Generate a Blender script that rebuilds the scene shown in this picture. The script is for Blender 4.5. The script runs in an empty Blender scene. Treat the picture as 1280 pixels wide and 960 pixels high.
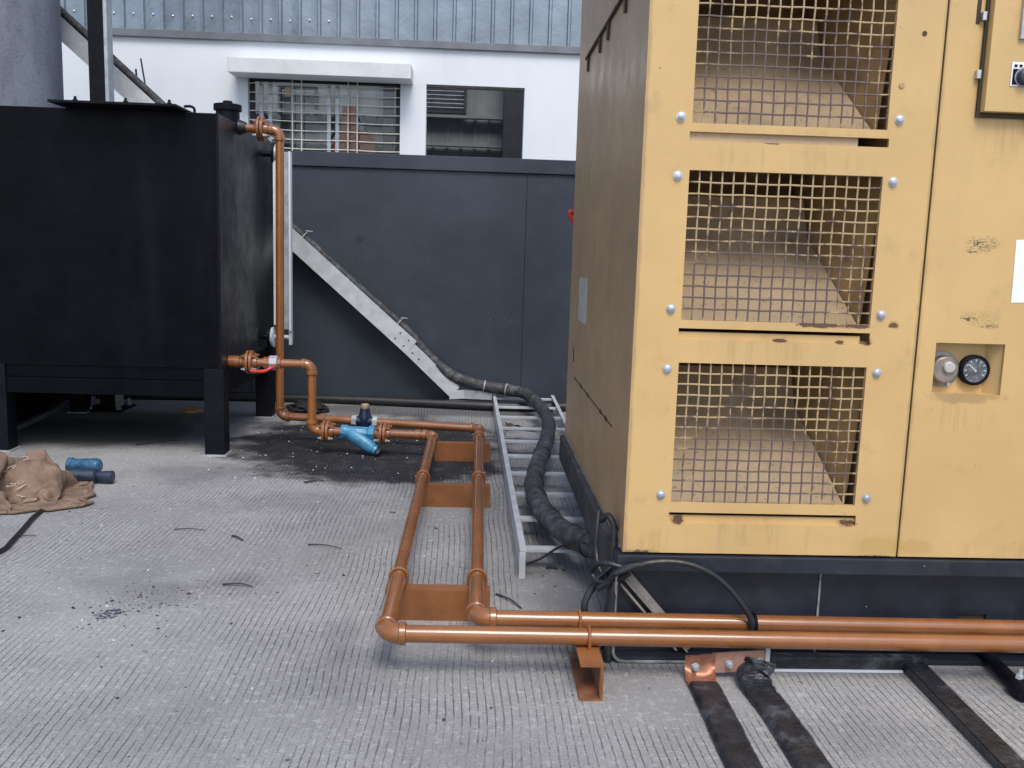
import bpy, bmesh, math, random
import numpy as np
from math import radians, sin, cos, pi
from mathutils import Vector, Matrix, noise
random.seed(11)
S = bpy.context.scene
C = S.collection
V = Vector

# ------------------------------------------------------------------ camera
cam_data = bpy.data.cameras.new('camera')
cam = bpy.data.objects.new('camera', cam_data)
C.objects.link(cam)
rot = Matrix(((0.99875, -0.02461, -0.04357), (-0.03954, 0.14528, -0.98860), (0.03066, 0.98908, 0.14413)))
rx, ry, rz = V(rot.col[0]), V(rot.col[1]), V(rot.col[2])
zc = -rz.normalized() * -1
xc = (rx - zc * rx.dot(zc)).normalized()
yc = zc.cross(xc)
m4 = Matrix((xc, yc, zc)).transposed().to_4x4()
cam.matrix_world = Matrix.Translation((0, 0, 1.45)) @ m4
cam_data.sensor_fit = 'HORIZONTAL'
cam_data.sensor_width = 36.0
cam_data.lens = 1150 / 1280 * 36.0
cam_data.clip_start = 0.05
cam_data.clip_end = 500
S.camera = cam

# ------------------------------------------------------------------ light
SUN_EL, SUN_AZ = radians(56), radians(172)          # azimuth clockwise from +Y
W = bpy.data.worlds.new('World'); S.world = W; W.use_nodes = True
wn = W.node_tree.nodes; wl = W.node_tree.links
wn.clear()
sky = wn.new('ShaderNodeTexSky'); sky.sky_type = 'NISHITA'; sky.sun_disc = False
sky.sun_elevation = SUN_EL; sky.sun_rotation = SUN_AZ
sky.air_density = 1.0; sky.dust_density = 2.5; sky.ozone_density = 1.0
bg = wn.new('ShaderNodeBackground'); bg.inputs['Strength'].default_value = 0.15
wo = wn.new('ShaderNodeOutputWorld')
wl.new(sky.outputs[0], bg.inputs[0]); wl.new(bg.outputs[0], wo.inputs[0])
sun_d = bpy.data.lights.new('sun', 'SUN'); sun_d.energy = 1.4; sun_d.angle = radians(25)
sun_d.color = (1.0, 0.955, 0.89)
sun = bpy.data.objects.new('sun', sun_d); C.objects.link(sun)
sv = V((sin(SUN_AZ) * cos(SUN_EL), cos(SUN_AZ) * cos(SUN_EL), sin(SUN_EL)))
sun.rotation_euler = sv.to_track_quat('Z', 'Y').to_euler()
sun.location = sv * 20
S.view_settings.view_transform = 'Standard'
S.view_settings.look = 'None'
S.view_settings.gamma = 1
S.view_settings.exposure = 0.55
S.render.engine = 'CYCLES'

# ------------------------------------------------------------------ materials
class NT:
    def __init__(s, name):
        s.m = bpy.data.materials.new(name); s.m.use_nodes = True
        s.t = s.m.node_tree; s.t.nodes.clear()
        s.out = s.t.nodes.new('ShaderNodeOutputMaterial')
        s.b = s.t.nodes.new('ShaderNodeBsdfPrincipled')
        s.t.links.new(s.b.outputs[0], s.out.inputs[0])
        g = s.t.nodes.new('ShaderNodeNewGeometry'); s.pos = g.outputs['Position']
    def put(s, sock, v):
        if isinstance(v, bpy.types.NodeSocket): s.t.links.new(v, sock)
        elif isinstance(v, tuple) and len(v) == 3 and sock.type == 'RGBA': sock.default_value = (*v, 1)
        else: sock.default_value = v
    def math(s, op, a, b=0.0, clamp=False):
        n = s.t.nodes.new('ShaderNodeMath'); n.operation = op; n.use_clamp = clamp
        s.put(n.inputs[0], a); s.put(n.inputs[1], b); return n.outputs[0]
    def vmath(s, op, a, b=(0, 0, 0)):
        n = s.t.nodes.new('ShaderNodeVectorMath'); n.operation = op
        s.put(n.inputs[0], a); s.put(n.inputs[1], b)
        return n.outputs['Value'] if op == 'LENGTH' else n.outputs[0]
    def noise(s, scale, detail=3, rough=0.55, vec=None, stretch=None):
        n = s.t.nodes.new('ShaderNodeTexNoise')
        v = vec if vec is not None else s.pos
        if stretch: v = s.vmath('MULTIPLY', v, stretch)
        s.put(n.inputs['Vector'], v); n.inputs['Scale'].default_value = scale
        n.inputs['Detail'].default_value = detail; n.inputs['Roughness'].default_value = rough
        return n.outputs['Fac']
    def mix(s, f, a, b):
        n = s.t.nodes.new('ShaderNodeMix'); n.data_type = 'RGBA'
        s.put(n.inputs[0], f); s.put(n.inputs[6], a); s.put(n.inputs[7], b); return n.outputs[2]
    def step(s, v, lo, hi, a=0.0, b=1.0):
        n = s.t.nodes.new('ShaderNodeMapRange'); n.interpolation_type = 'SMOOTHSTEP'
        s.put(n.inputs[0], v); n.inputs[1].default_value = lo; n.inputs[2].default_value = hi
        n.inputs[3].default_value = a; n.inputs[4].default_value = b; return n.outputs[0]
    def blot(s, c, r, amp=0.6, nscale=8, soft=0.5, top=1.0):
        d = s.vmath('LENGTH', s.vmath('DIVIDE', s.vmath('SUBTRACT', s.pos, tuple(c)), tuple(r)))
        d = s.math('ADD', d, s.math('MULTIPLY', s.math('SUBTRACT', s.noise(nscale, 4, 0.65), 0.5), amp * 2))
        return s.step(d, 1.0 - soft, 1.0, top, 0.0)
    def bump(s, h, dist, strength=1.0, prev=None):
        n = s.t.nodes.new('ShaderNodeBump'); n.inputs['Distance'].default_value = dist
        n.inputs['Strength'].default_value = strength; s.put(n.inputs['Height'], h)
        if prev is not None: s.put(n.inputs['Normal'], prev)
        return n.outputs[0]
    def done(s, col, rough=0.5, metal=0.0, normal=None, spec=None, coat=0.0):
        s.put(s.b.inputs['Base Color'], col); s.put(s.b.inputs['Roughness'], rough)
        s.put(s.b.inputs['Metallic'], metal)
        if normal is not None: s.put(s.b.inputs['Normal'], normal)
        if coat:
            s.b.inputs['Coat Weight'].default_value = coat; s.b.inputs['Coat Roughness'].default_value = 0.10
        if spec is not None: s.b.inputs['Specular IOR Level'].default_value = spec
        return s.m

def simple(name, col, rough=0.5, metal=0.0, var=0.25, vs=6.0, dirt=None, bs=60, bd=0.0004, streak=None, chips=None, spec=None, coat=0.0):
    """plain painted / metal surface: tone variation, dirt, vertical streaks, chipped specks, fine relief"""
    t = NT(name)
    f = t.noise(vs, 5, 0.6)
    a = tuple(c * (1 - var) for c in col); b = tuple(min(1, c * (1 + var)) for c in col)
    c = t.mix(t.step(f, 0.3, 0.7), a, b)
    if streak:
        sf = t.step(t.noise(streak[1], 4, 0.6, stretch=(1, 1, 0.12)), 0.48, 0.72)
        c = t.mix(t.math('MULTIPLY', sf, streak[2]), c, streak[0])
    if dirt:
        df = t.step(t.noise(dirt[1], 6, 0.7), 0.5, 0.75)
        c = t.mix(t.math('MULTIPLY', df, dirt[2]), c, dirt[0])
    if chips:
        cf = t.step(t.noise(chips[1], 3, 0.6), chips[2], chips[2] + 0.02)
        c = t.mix(cf, c, chips[0])
    r = t.step(t.noise(vs * 2.3, 4, 0.6), 0.25, 0.75, max(0.05, rough - 0.09), min(1, rough + 0.09))
    nrm = t.bump(t.noise(bs, 4, 0.6), bd) if bd else None
    return t.done(c, r, metal, nrm, spec, coat)

M = {}
def yellow():
    t = NT('yellow_paint')
    c = t.mix(t.step(t.noise(2.2, 4, 0.6), 0.3, 0.7), (0.545, 0.362, 0.152), (0.60, 0.405, 0.171))
    c = t.mix(t.math('MULTIPLY', t.step(t.noise(7, 6, 0.75), 0.54, 0.76), 0.5), c, (0.37, 0.26, 0.13))
    c = t.mix(t.math('MULTIPLY', t.step(t.noise(5, 4, 0.7, stretch=(1, 1, 0.15)), 0.5, 0.75), 0.30), c, (0.43, 0.305, 0.165))
    c = t.mix(t.step(t.noise(38, 3, 0.6), 0.755, 0.775), c, (0.22, 0.13, 0.07))
    run = t.step(t.noise(38, 4, 0.7, stretch=(1, 1, 0.06)), 0.46, 0.66)
    for cx, cz, rx_, rz_, k in ((1.04, 1.78, 0.40, 0.06, 0.5), (1.04, 1.135, 0.40, 0.07, 0.55), (1.04, 0.475, 0.42, 0.08, 0.5), (1.04, 1.865, 0.4, 0.02, 0.4), (1.72, 0.93, 0.16, 0.10, 0.6), (1.77, 1.88, 0.12, 0.10, 0.5), (0.66, 0.44, 0.10, 0.06, 0.5), (1.95, 0.43, 0.35, 0.05, 0.5)):
        c = t.mix(t.math('MULTIPLY', t.blot((cx, 3.12, cz), (rx_, 0.1, rz_), 0.5, 9, 0.7, k * 0.5), run), c, (0.30, 0.195, 0.085))
    c = t.mix(t.blot((1.538, 3.12, 1.5), (0.016, 0.1, 3.0), 0.7, 12, 0.8, 0.55), c, (0.30, 0.20, 0.09))
    c = t.mix(t.blot((0.552, 3.12, 1.5), (0.012, 0.1, 3.0), 0.9, 10, 0.8, 0.5), c, (0.26, 0.17, 0.09))
    gate = t.step(t.noise(210, 3, 0.65, stretch=(0.45, 1, 1)), 0.47, 0.53)
    for cc, rr, k in (((1.722, 3.12, 1.521), (0.030, 0.1, 0.017), 1.0), ((1.735, 3.12, 1.517), (0.075, 0.1, 0.036), 0.55), ((1.70, 3.12, 1.492), (0.03, 0.1, 0.008), 0.8),
                      ((1.715, 3.12, 1.262), (0.035, 0.1, 0.010), 0.9), ((1.79, 3.12, 1.238), (0.045, 0.1, 0.013), 0.8), ((1.75, 3.12, 1.262), (0.09, 0.1, 0.035), 0.25)):
        c = t.mix(t.math('MULTIPLY', t.blot(cc, rr, 0.7, 45, 0.6, k), gate), c, (0.075, 0.065, 0.055))
    brown = (0.09, 0.045, 0.028)
    # rubbed patches and chipped paint that belong to the doors
    for cc, rr, am, ns, so in (
                               
                               ((1.20, 3.12, 1.226), (0.10, 0.05, 0.010), 0.9, 50, 0.1), ((1.32, 3.12, 1.226), (0.05, 0.05, 0.010), 0.9, 50, 0.1),
                               ((0.74, 3.13, 0.525), (0.025, 0.05, 0.02), 0.7, 50, 0.1), ((1.35, 3.13, 0.522), (0.035, 0.05, 0.012), 0.9, 60, 0.1),
                               ((1.06, 3.13, 1.168), (0.03, 0.05, 0.008), 0.6, 50, 0.1), ((1.36, 3.13, 1.172), (0.018, 0.05, 0.016), 0.7, 50, 0.1), ((1.27, 3.13, 1.168), (0.018, 0.05, 0.008), 0.7, 50, 0.1),
                               ((0.98, 3.12, 1.830), (0.03, 0.05, 0.006), 0.8, 50, 0.1), ((1.45, 3.12, 1.232), (0.018, 0.05, 0.012), 0.9, 60, 0.2),
                               ((1.44, 3.12, 0.398), (0.10, 0.05, 0.010), 0.9, 30, 0.2), ((0.60, 3.12, 0.402), (0.07, 0.05, 0.012), 0.9, 30, 0.2)):
        c = t.mix(t.blot(cc, tuple(q * 1.25 for q in rr), am, ns * 0.9, 0.35, 0.6), c, (0.34, 0.20, 0.085))
        c = t.mix(t.blot(cc, tuple(q * 0.85 for q in rr), am * 1.3, ns * 1.6, so, 0.92), c, brown)
    c = t.mix(t.blot((1.73, 3.12, 0.99), (0.16, 0.06, 0.03), 0.7, 30, 0.5, 0.5), c, (0.25, 0.16, 0.08))
    c = t.mix(t.blot((1.47, 3.12, 0.44), (0.12, 0.06, 0.05), 0.7, 14, 0.6, 0.4), c, (0.42, 0.25, 0.06))
    c = t.mix(t.blot((1.60, 3.12, 0.44), (0.08, 0.06, 0.04), 0.7, 14, 0.6, 0.4), c, (0.42, 0.25, 0.06))
    return t.done(c, t.step(t.noise(9, 4), 0.2, 0.8, 0.34, 0.52), 0, t.bump(t.noise(3.5, 2), 0.006, 0.5, t.bump(t.noise(140, 2), 0.0002)))
M['yellow'] = yellow()
M['side'] = simple('brownish_yellow_paint', (0.42, 0.268, 0.135), 0.36, 0, 0.08, 3, ((0.24, 0.155, 0.09), 7, 0.3), 3.5, 0.003, streak=((0.30, 0.21, 0.125), 12, 0.25))  # browner, darker tone of yellow than the doors
def wire_mat():
    t = NT('yellow_wire_mesh')
    c = t.mix(t.noise(30, 3), (0.36, 0.265, 0.145), (0.47, 0.345, 0.19))
    w = t.step(t.noise(7, 5, 0.7), 0.53, 0.60)
    for z0 in (0.588, 1.231, 1.886):      # lower halves painted dark, as wires in shade against the lit slope
        w = t.math('MAXIMUM', w, t.blot((1.0, 3.13, z0 + 0.13), (0.40, 0.2, 0.21), 1.2, 14, 0.3, 0.95))
    c = t.mix(w, c, (0.115, 0.085, 0.080))
    return t.done(c, 0.5, 0)
M['wire'] = wire_mat()
def baffle_mat():
    t = NT('dusty_yellow_baffle')
    c = t.mix(t.step(t.noise(4, 4), 0.3, 0.7), (0.42, 0.305, 0.185), (0.50, 0.365, 0.225))
    c = t.mix(t.math('MULTIPLY', t.step(t.noise(9, 6, 0.7), 0.5, 0.75), 0.45), c, (0.20, 0.15, 0.105))
    c = t.mix(t.math('MULTIPLY', t.step(t.noise(60, 3, 0.6), 0.62, 0.66), 0.5), c, (0.08, 0.06, 0.045))
    for z0 in (0.576, 1.219, 1.874):      # shade painted in: light falls off up and right along the slope
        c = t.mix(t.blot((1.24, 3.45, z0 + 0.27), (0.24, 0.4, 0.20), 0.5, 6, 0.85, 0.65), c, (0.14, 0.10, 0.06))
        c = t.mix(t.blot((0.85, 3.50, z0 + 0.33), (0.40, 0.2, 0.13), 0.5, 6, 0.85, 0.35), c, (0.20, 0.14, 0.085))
    return t.done(c, 0.6, 0)
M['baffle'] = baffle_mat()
M['bafflewall'] = simple('shade_toned_duct_sheet', (0.34, 0.215, 0.095), 0.7, 0, 0.2, 6, ((0.12, 0.085, 0.05), 8, 0.6))  # baffle yellow toned down for the duct's shade, with mottled dirt
M['inside'] = simple('dark_inside', (0.05, 0.037, 0.022), 0.8)
M['capmetal'] = simple('weathered_metal_cap', (0.27, 0.235, 0.20), 0.4, 0.4, 0.2, 30, ((0.14, 0.11, 0.085), 25, 0.6))
M['bolt'] = simple('zinc_bolt', (0.52, 0.54, 0.57), 0.34, 0.7, 0.15, 40)
M['skid'] = simple('black_blue_skid_paint', (0.013, 0.017, 0.027), 0.42, 0, 0.3, 5, ((0.06, 0.062, 0.065), 8, 0.35), 40, 0.0004, chips=((0.30, 0.29, 0.27), 42, 0.735))
M['skidedge'] = simple('pale_skid_edge', (0.22, 0.23, 0.235), 0.55, 0.1, 0.4, 16, ((0.03, 0.035, 0.04), 14, 0.8))  # pale grey edge tone with dark mottling
M['endrail'] = simple('dusty_black_end_rail', (0.040, 0.040, 0.042), 0.7, 0, 0.3, 6, ((0.11, 0.105, 0.10), 7, 0.6))
M['tank'] = simple('black_tank_paint', (0.0016, 0.0022, 0.0044), 0.42, 0, 0.35, 3, ((0.0045, 0.005, 0.007), 4, 0.5), 3.5, 0.008, streak=((0.0085, 0.010, 0.016), 4, 0.4), spec=0.10)
M['tankside'] = simple('stained_black_tank_paint', (0.008, 0.009, 0.013), 0.38, 0, 0.4, 3, ((0.03, 0.028, 0.028), 5, 0.5), 8, 0.002, streak=((0.06, 0.052, 0.05), 7, 0.5), spec=0.5)
M['blackmetal'] = simple('black_metal', (0.0042, 0.005, 0.009), 0.5, 0, 0.3, 12, ((0.02, 0.02, 0.025), 14, 0.35), spec=0.15)
M['pipe'] = simple('copper_brown_pipe_paint', (0.24, 0.088, 0.023), 0.24, 0, 0.14, 4, ((0.15, 0.058, 0.024), 7, 0.4), 9, 0.0004, streak=((0.18, 0.066, 0.021), 10, 0.5), spec=0.5, coat=0.65)
M['channel'] = simple('copper_brown_channel_paint', (0.215, 0.082, 0.026), 0.42, 0, 0.2, 5, ((0.12, 0.05, 0.026), 8, 0.6), 25, 0.0008)
M['channelin'] = simple('rusty_channel_inside', (0.19, 0.08, 0.042), 0.6, 0, 0.35, 14, ((0.06, 0.04, 0.035), 18, 0.6))
M['blue'] = simple('bright_blue_valve_paint', (0.05, 0.22, 0.37), 0.34, 0, 0.2, 20, ((0.015, 0.05, 0.09), 26, 0.8), 60, 0.001)
M['navy'] = simple('navy_valve_body', (0.010, 0.016, 0.045), 0.3, 0, 0.2, 20)
M['brass'] = simple('brass_cap', (0.72, 0.50, 0.30), 0.35, 0.6, 0.15, 40)
M['red'] = simple('red_plastic', (0.42, 0.03, 0.022), 0.4, 0, 0.2, 30)
M['galv'] = simple('galvanised_steel', (0.52, 0.55, 0.58), 0.42, 0.15, 0.12, 9, ((0.34, 0.37, 0.40), 14, 0.5), 40, 0.0004)
M['galvdull'] = simple('dull_galvanised_steel', (0.38, 0.41, 0.44), 0.5, 0.15, 0.2, 9, ((0.15, 0.16, 0.17), 16, 0.6), 40, 0.0004)
M['cable'] = simple('black_tape_wrapped_cable', (0.042, 0.044, 0.050), 0.68, 0, 0.5, 18, ((0.17, 0.17, 0.18), 9, 0.8), 32, 0.010)
M['cableblack'] = simple('black_cable_sheath', (0.014, 0.015, 0.018), 0.45, 0, 0.3, 20, ((0.07, 0.07, 0.075), 30, 0.3), 40, 0.001)
M['tape'] = simple('black_insulating_tape', (0.015, 0.017, 0.022), 0.38, 0, 0.4, 14, ((0.14, 0.155, 0.18), 8, 0.6), 20, 0.012)
M['copper'] = simple('tarnished_copper_bar', (0.46, 0.255, 0.19), 0.45, 0.3, 0.2, 22, ((0.30, 0.20, 0.16), 26, 0.6), 60, 0.0006)
M['copperbright'] = simple('polished_copper_bar', (0.55, 0.25, 0.16), 0.33, 0.45, 0.2, 25, ((0.30, 0.15, 0.11), 24, 0.5), 50, 0.0006)
M['white'] = simple('white_wall_paint', (0.68, 0.725, 0.77), 0.6, 0, 0.02, 1.2, ((0.60, 0.64, 0.675), 2.2, 0.3), streak=((0.60, 0.635, 0.67), 3, 0.35))
M['hood'] = simple('weathered_white_concrete', (0.62, 0.66, 0.685), 0.7, 0, 0.06, 4, ((0.50, 0.53, 0.54), 5, 0.5))
M['clad'] = simple('blue_grey_metal_cladding', (0.23, 0.275, 0.325), 0.33, 0.4, 0.12, 1.8, ((0.17, 0.20, 0.245), 3, 0.5), 2.6, 0.02)
M['trim'] = simple('grey_flashing', (0.16, 0.175, 0.20), 0.45, 0.3, 0.15, 4)
M['frame'] = simple('window_aluminium', (0.45, 0.50, 0.55), 0.4, 0.4, 0.1, 10)
M['whitebar'] = simple('cream_grille_paint', (0.66, 0.62, 0.56), 0.5, 0, 0.12, 20)
M['room'] = simple('grey_green_shed_sheet', (0.17, 0.19, 0.20), 0.6, 0, 0.15, 2)
M['roomdark'] = simple('dark_shed_steel', (0.020, 0.025, 0.035), 0.6)
M['orange'] = simple('orange_machine_paint', (0.50, 0.115, 0.03), 0.45, 0, 0.2, 8, ((0.30, 0.08, 0.03), 8, 0.6))
M['paper'] = simple('white_paper_sheet', (0.80, 0.82, 0.84), 0.5, 0, 0.02, 8)
M['tag'] = simple('faded_grey_sticker', (0.42, 0.41, 0.38), 0.55, 0, 0.2, 15)
M['gaugeface'] = simple('dusty_gauge_glass', (0.10, 0.115, 0.13), 0.22, 0, 0.4, 40, ((0.24, 0.25, 0.26), 40, 0.6))
M['screen'] = simple('sky_tinted_display_glass', (0.30, 0.47, 0.62), 0.18, 0, 0.08, 8)  # pale blue base colour stands in for reflected sky
M['wood'] = simple('dusty_grey_angle_bar', (0.21, 0.195, 0.18), 0.75, 0, 0.25, 16, ((0.10, 0.09, 0.085), 20, 0.6))
M['ring'] = simple('tan_tape_roll', (0.46, 0.27, 0.12), 0.6)
M['rag'] = simple('oily_black_rag', (0.012, 0.012, 0.014), 0.8, 0, 0.3, 30, None, 40, 0.01)
M['leaf'] = simple('dry_brown_scrap', (0.17, 0.125, 0.095), 0.8, 0, 0.3, 30)
M['twig'] = simple('dark_twig', (0.030, 0.028, 0.030), 0.8)
M['clearblue'] = simple('blue_cylinder_plastic', (0.035, 0.105, 0.195), 0.25, 0, 0.45, 24, ((0.02, 0.05, 0.11), 26, 0.6))
M['darkblue'] = simple('dark_blue_fitting', (0.018, 0.03, 0.05), 0.4, 0, 0.4, 24)
M['string'] = simple('frayed_jute_string', (0.50, 0.42, 0.34), 0.9)

def burlap():
    t = NT('burlap')
    c = t.mix(t.step(t.noise(9, 5, 0.6), 0.3, 0.7), (0.17, 0.118, 0.088), (0.28, 0.20, 0.15))
    c = t.mix(t.math('MULTIPLY', t.step(t.noise(5, 5, 0.7), 0.5, 0.72), 0.6), c, (0.12, 0.083, 0.066))
    c = t.mix(t.math('MULTIPLY', t.step(t.noise(160, 2, 0.5), 0.4, 0.62), 0.3), c, (0.16, 0.11, 0.085))
    return t.done(c, 0.95, 0, t.bump(t.noise(22, 5, 0.6), 0.016, 0.6, t.bump(t.noise(150, 3, 0.7), 0.004)), 0.1)
M['burlap'] = burlap()

def wall_mat():
    t = NT('dark_blue_grey_wall_paint')
    c = t.mix(t.step(t.noise(0.9, 5, 0.6), 0.3, 0.7), (0.024, 0.032, 0.046), (0.040, 0.051, 0.070))
    c = t.mix(t.math('MULTIPLY', t.step(t.noise(2.4, 6, 0.7), 0.55, 0.75), 0.35), c, (0.058, 0.07, 0.092))
    c = t.mix(t.math('MULTIPLY', t.step(t.noise(30, 4, 0.6), 0.705, 0.74), 0.5), c, (0.22, 0.24, 0.26))
    for x, z, a, b in ((-0.28, 0.97, 0.13, 0.10), (-0.45, 0.42, 0.05, 0.10), (-0.75, 0.33, 0.04, 0.06), (-0.6, 0.12, 0.25, 0.05), (0.2, 0.8, 0.2, 0.2)):
        k = t.math('MULTIPLY', t.blot((x, 8.5, z), (a, 0.3, b), 0.8, 9, 0.8, 0.40), t.step(t.noise(48, 4, 0.7), 0.58, 0.64))
        c = t.mix(k, c, (0.17, 0.185, 0.21))
    c = t.mix(t.blot((-1.05, 8.5, 1.50), (0.05, 0.2, 0.04), 0.8, 22, 0.8, 0.6), c, (0.012, 0.014, 0.018))
    return t.done(c, t.step(t.noise(3, 4), 0.3, 0.7, 0.42, 0.6), 0, t.bump(t.noise(70, 4, 0.6), 0.0015, 0.6, t.bump(t.noise(2.5, 3), 0.02, 0.4)), 0.4)
M['wall'] = wall_mat()

def concrete_col():
    t = NT('rough_column_concrete')
    c = t.mix(t.step(t.noise(4, 4, 0.6, stretch=(1.2, 1.2, 0.4)), 0.3, 0.7), (0.135, 0.15, 0.185), (0.20, 0.22, 0.26))
    c = t.mix(t.math('MULTIPLY', t.step(t.noise(28, 5, 0.7), 0.52, 0.7), 0.55), c, (0.085, 0.092, 0.12))
    return t.done(c, 0.85, 0, t.bump(t.noise(45, 5, 0.65), 0.005, 0.7))
M['column'] = concrete_col()

def ground_mat():
    t = NT('broom_grooved_concrete')
    sep = t.t.nodes.new('ShaderNodeSeparateXYZ'); t.put(sep.inputs[0], t.pos)
    x, y = sep.outputs[0], sep.outputs[1]
    c = t.mix(t.step(t.noise(1.1, 5, 0.6), 0.3, 0.7), (0.248, 0.247, 0.245), (0.362, 0.361, 0.357))
    c = t.mix(t.math('MULTIPLY', t.step(t.noise(120, 3, 0.7), 0.38, 0.68), 0.6), c, (0.15, 0.155, 0.165))
    c = t.mix(t.math('MULTIPLY', t.step(t.noise(35, 4, 0.7), 0.52, 0.66), 0.5), c, (0.47, 0.475, 0.48))
    # tined grooves, running away from the viewer, wandering and broken
    wob = t.math('MULTIPLY', t.math('SUBTRACT', t.noise(0.8, 2, 0.5), 0.5), 0.10)
    wob2 = t.math('MULTIPLY', t.math('SUBTRACT', t.noise(14, 3, 0.6), 0.5), 0.007)
    gx = t.math('ADD', t.math('ADD', x, wob), wob2)
    fr = t.math('FRACT', t.math('MULTIPLY', gx, 1 / 0.0262))
    d = t.math('ABSOLUTE', t.math('SUBTRACT', fr, 0.5))
    wid = t.step(t.noise(25, 3, 0.6), 0.3, 0.75, 0.06, 0.15)
    gr = t.math('SUBTRACT', 1.0, t.math('DIVIDE', d, wid), True)
    brk = t.step(t.noise(30, 4, 0.75, stretch=(1.0, 0.45, 1)), 0.36, 0.52, 0.05, 1.0)
    patch = t.step(t.noise(1.7, 5, 0.65), 0.34, 0.60, 0.18, 1.0)
    smooth = t.blot((-1.45, 3.75, 0), (0.55, 0.62, 1), 0.4, 3, 0.6)
    smooth = t.math('MAXIMUM', smooth, t.blot((0.70, 2.85, 0), (0.42, 0.30, 1), 0.4, 4, 0.6))
    smooth = t.math('MAXIMUM', smooth, t.blot((-2.1, 5.9, 0), (0.9, 0.5, 1), 0.4, 3, 0.6))
    smooth = t.math('MAXIMUM', smooth, t.blot((0.35, 3.7, 0), (0.22, 0.5, 1), 0.4, 4, 0.6))
    g = t.math('MULTIPLY', t.math('MULTIPLY', gr, brk), t.math('MULTIPLY', patch, t.math('SUBTRACT', 1.0, t.math('MULTIPLY', smooth, 0.85))))
    c = t.mix(t.math('MULTIPLY', g, t.step(t.noise(40, 3, 0.7), 0.38, 0.74, 0.48, 1.0), True), c, (0.075, 0.078, 0.086))
    # traffic grime, stains, darker patches
    stain = (0.10, 0.10, 0.108)
    for cx, cy, rx_, ry_, k, ns in ((-1.42, 3.80, 0.34, 0.40, 0.34, 4), (-0.98, 3.85, 0.16, 0.14, 0.40, 12), (-1.25, 3.74, 0.16, 0.14, 0.18, 14), (-1.0, 2.6, 0.7, 0.35, 0.22, 5), (0.2, 2.5, 0.5, 0.3, 0.22, 6), (1.25, 2.6, 0.3, 0.35, 0.3, 5), (-0.47, 3.32, 0.10, 0.22, 0.35, 10),
                                    (-0.65, 4.6, 0.5, 0.5, 0.30, 5), (-1.0, 5.1, 0.6, 0.35, 0.40, 5), (-0.4, 5.6, 0.5, 0.35, 0.40, 6), (-0.42, 2.95, 0.2, 0.3, 0.25, 6), (0.45, 3.5, 0.3, 0.6, 0.45, 4), (0.3, 5.3, 0.3, 2.2, 0.25, 3),
                                    (-1.75, 5.75, 0.55, 0.40, 0.50, 5), (-2.6, 4.4, 0.45, 0.5, 0.45, 3), (1.95, 2.95, 0.22, 0.25, 0.30, 5), (-0.25, 3.15, 0.4, 0.18, 0.30, 6)):
        c = t.mix(t.blot((cx, cy, 0), (rx_, ry_, 1), 0.7, ns, 0.85, k), c, stain)
    oil = t.blot((-0.75, 6.75, 0), (1.30, 1.25, 1), 0.5, 3.2, 0.4)
    oil = t.math('MAXIMUM', oil, t.blot((-0.55, 6.05, 0), (1.0, 0.62, 1), 0.55, 4.5, 0.4))
    oil = t.math('MULTIPLY', oil, t.step(t.noise(9, 6, 0.75), 0.25, 0.55, 0.86, 1.0))
    c = t.mix(t.math('MULTIPLY', oil, 0.97), c, (0.010, 0.010, 0.013))
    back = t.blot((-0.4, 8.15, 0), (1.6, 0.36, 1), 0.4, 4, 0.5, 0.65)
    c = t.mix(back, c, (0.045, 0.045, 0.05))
    under = t.blot((-2.9, 6.9, 0), (1.2, 0.72, 1), 0.3, 3, 0.5, 0.85)  # darker patch on the ground beneath the tank
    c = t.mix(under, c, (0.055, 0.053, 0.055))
    spl = t.math('MULTIPLY', t.step(t.noise(60, 3, 0.7), 0.44, 0.50), t.blot((-1.39, 3.47, 0), (0.05, 0.055, 1), 1.0, 40, 0.2, 0.9))
    c = t.mix(spl, c, (0.020, 0.024, 0.05))
    c = t.mix(t.math('MULTIPLY', t.blot((-1.27, 3.63, 0), (0.20, 0.20, 1), 0.6, 14, 0.7, 0.8), t.step(t.noise(85, 3, 0.7), 0.56, 0.60)), c, (0.05, 0.05, 0.06))
    c = t.mix(t.math('MULTIPLY', t.step(t.noise(17, 3, 0.6), 0.70, 0.72), 0.8), c, (0.05, 0.05, 0.055))
    c = t.mix(t.math('MULTIPLY', oil, t.step(t.noise(34, 3, 0.6), 0.70, 0.72)), c, (0.40, 0.40, 0.39))
    h = t.math('SUBTRACT', t.math('MULTIPLY', t.noise(70, 5, 0.7), 0.75), t.math('MULTIPLY', g, 0.9))
    rough = t.mix(oil, (0.85,) * 3, (0.75,) * 3)
    return t.done(c, rough, 0, t.bump(h, 0.006, 0.9), 0.3)
M['ground'] = ground_mat()

def glass_mat():
    t = NT('dark_window_glass')
    tr = t.t.nodes.new('ShaderNodeBsdfTransparent'); tr.inputs[0].default_value = (0.88, 0.92, 0.94, 1)
    gl = t.t.nodes.new('ShaderNodeBsdfGlossy'); gl.inputs['Roughness'].default_value = 0.03
    mx = t.t.nodes.new('ShaderNodeMixShader'); fr = t.t.nodes.new('ShaderNodeFresnel'); fr.inputs[0].default_value = 1.45
    t.put(mx.inputs[0], fr.outputs[0]); t.put(mx.inputs[1], tr.outputs[0]); t.put(mx.inputs[2], gl.outputs[0])
    t.t.links.new(mx.outputs[0], t.out.inputs[0]); return t.m
M['glass'] = glass_mat()

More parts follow.
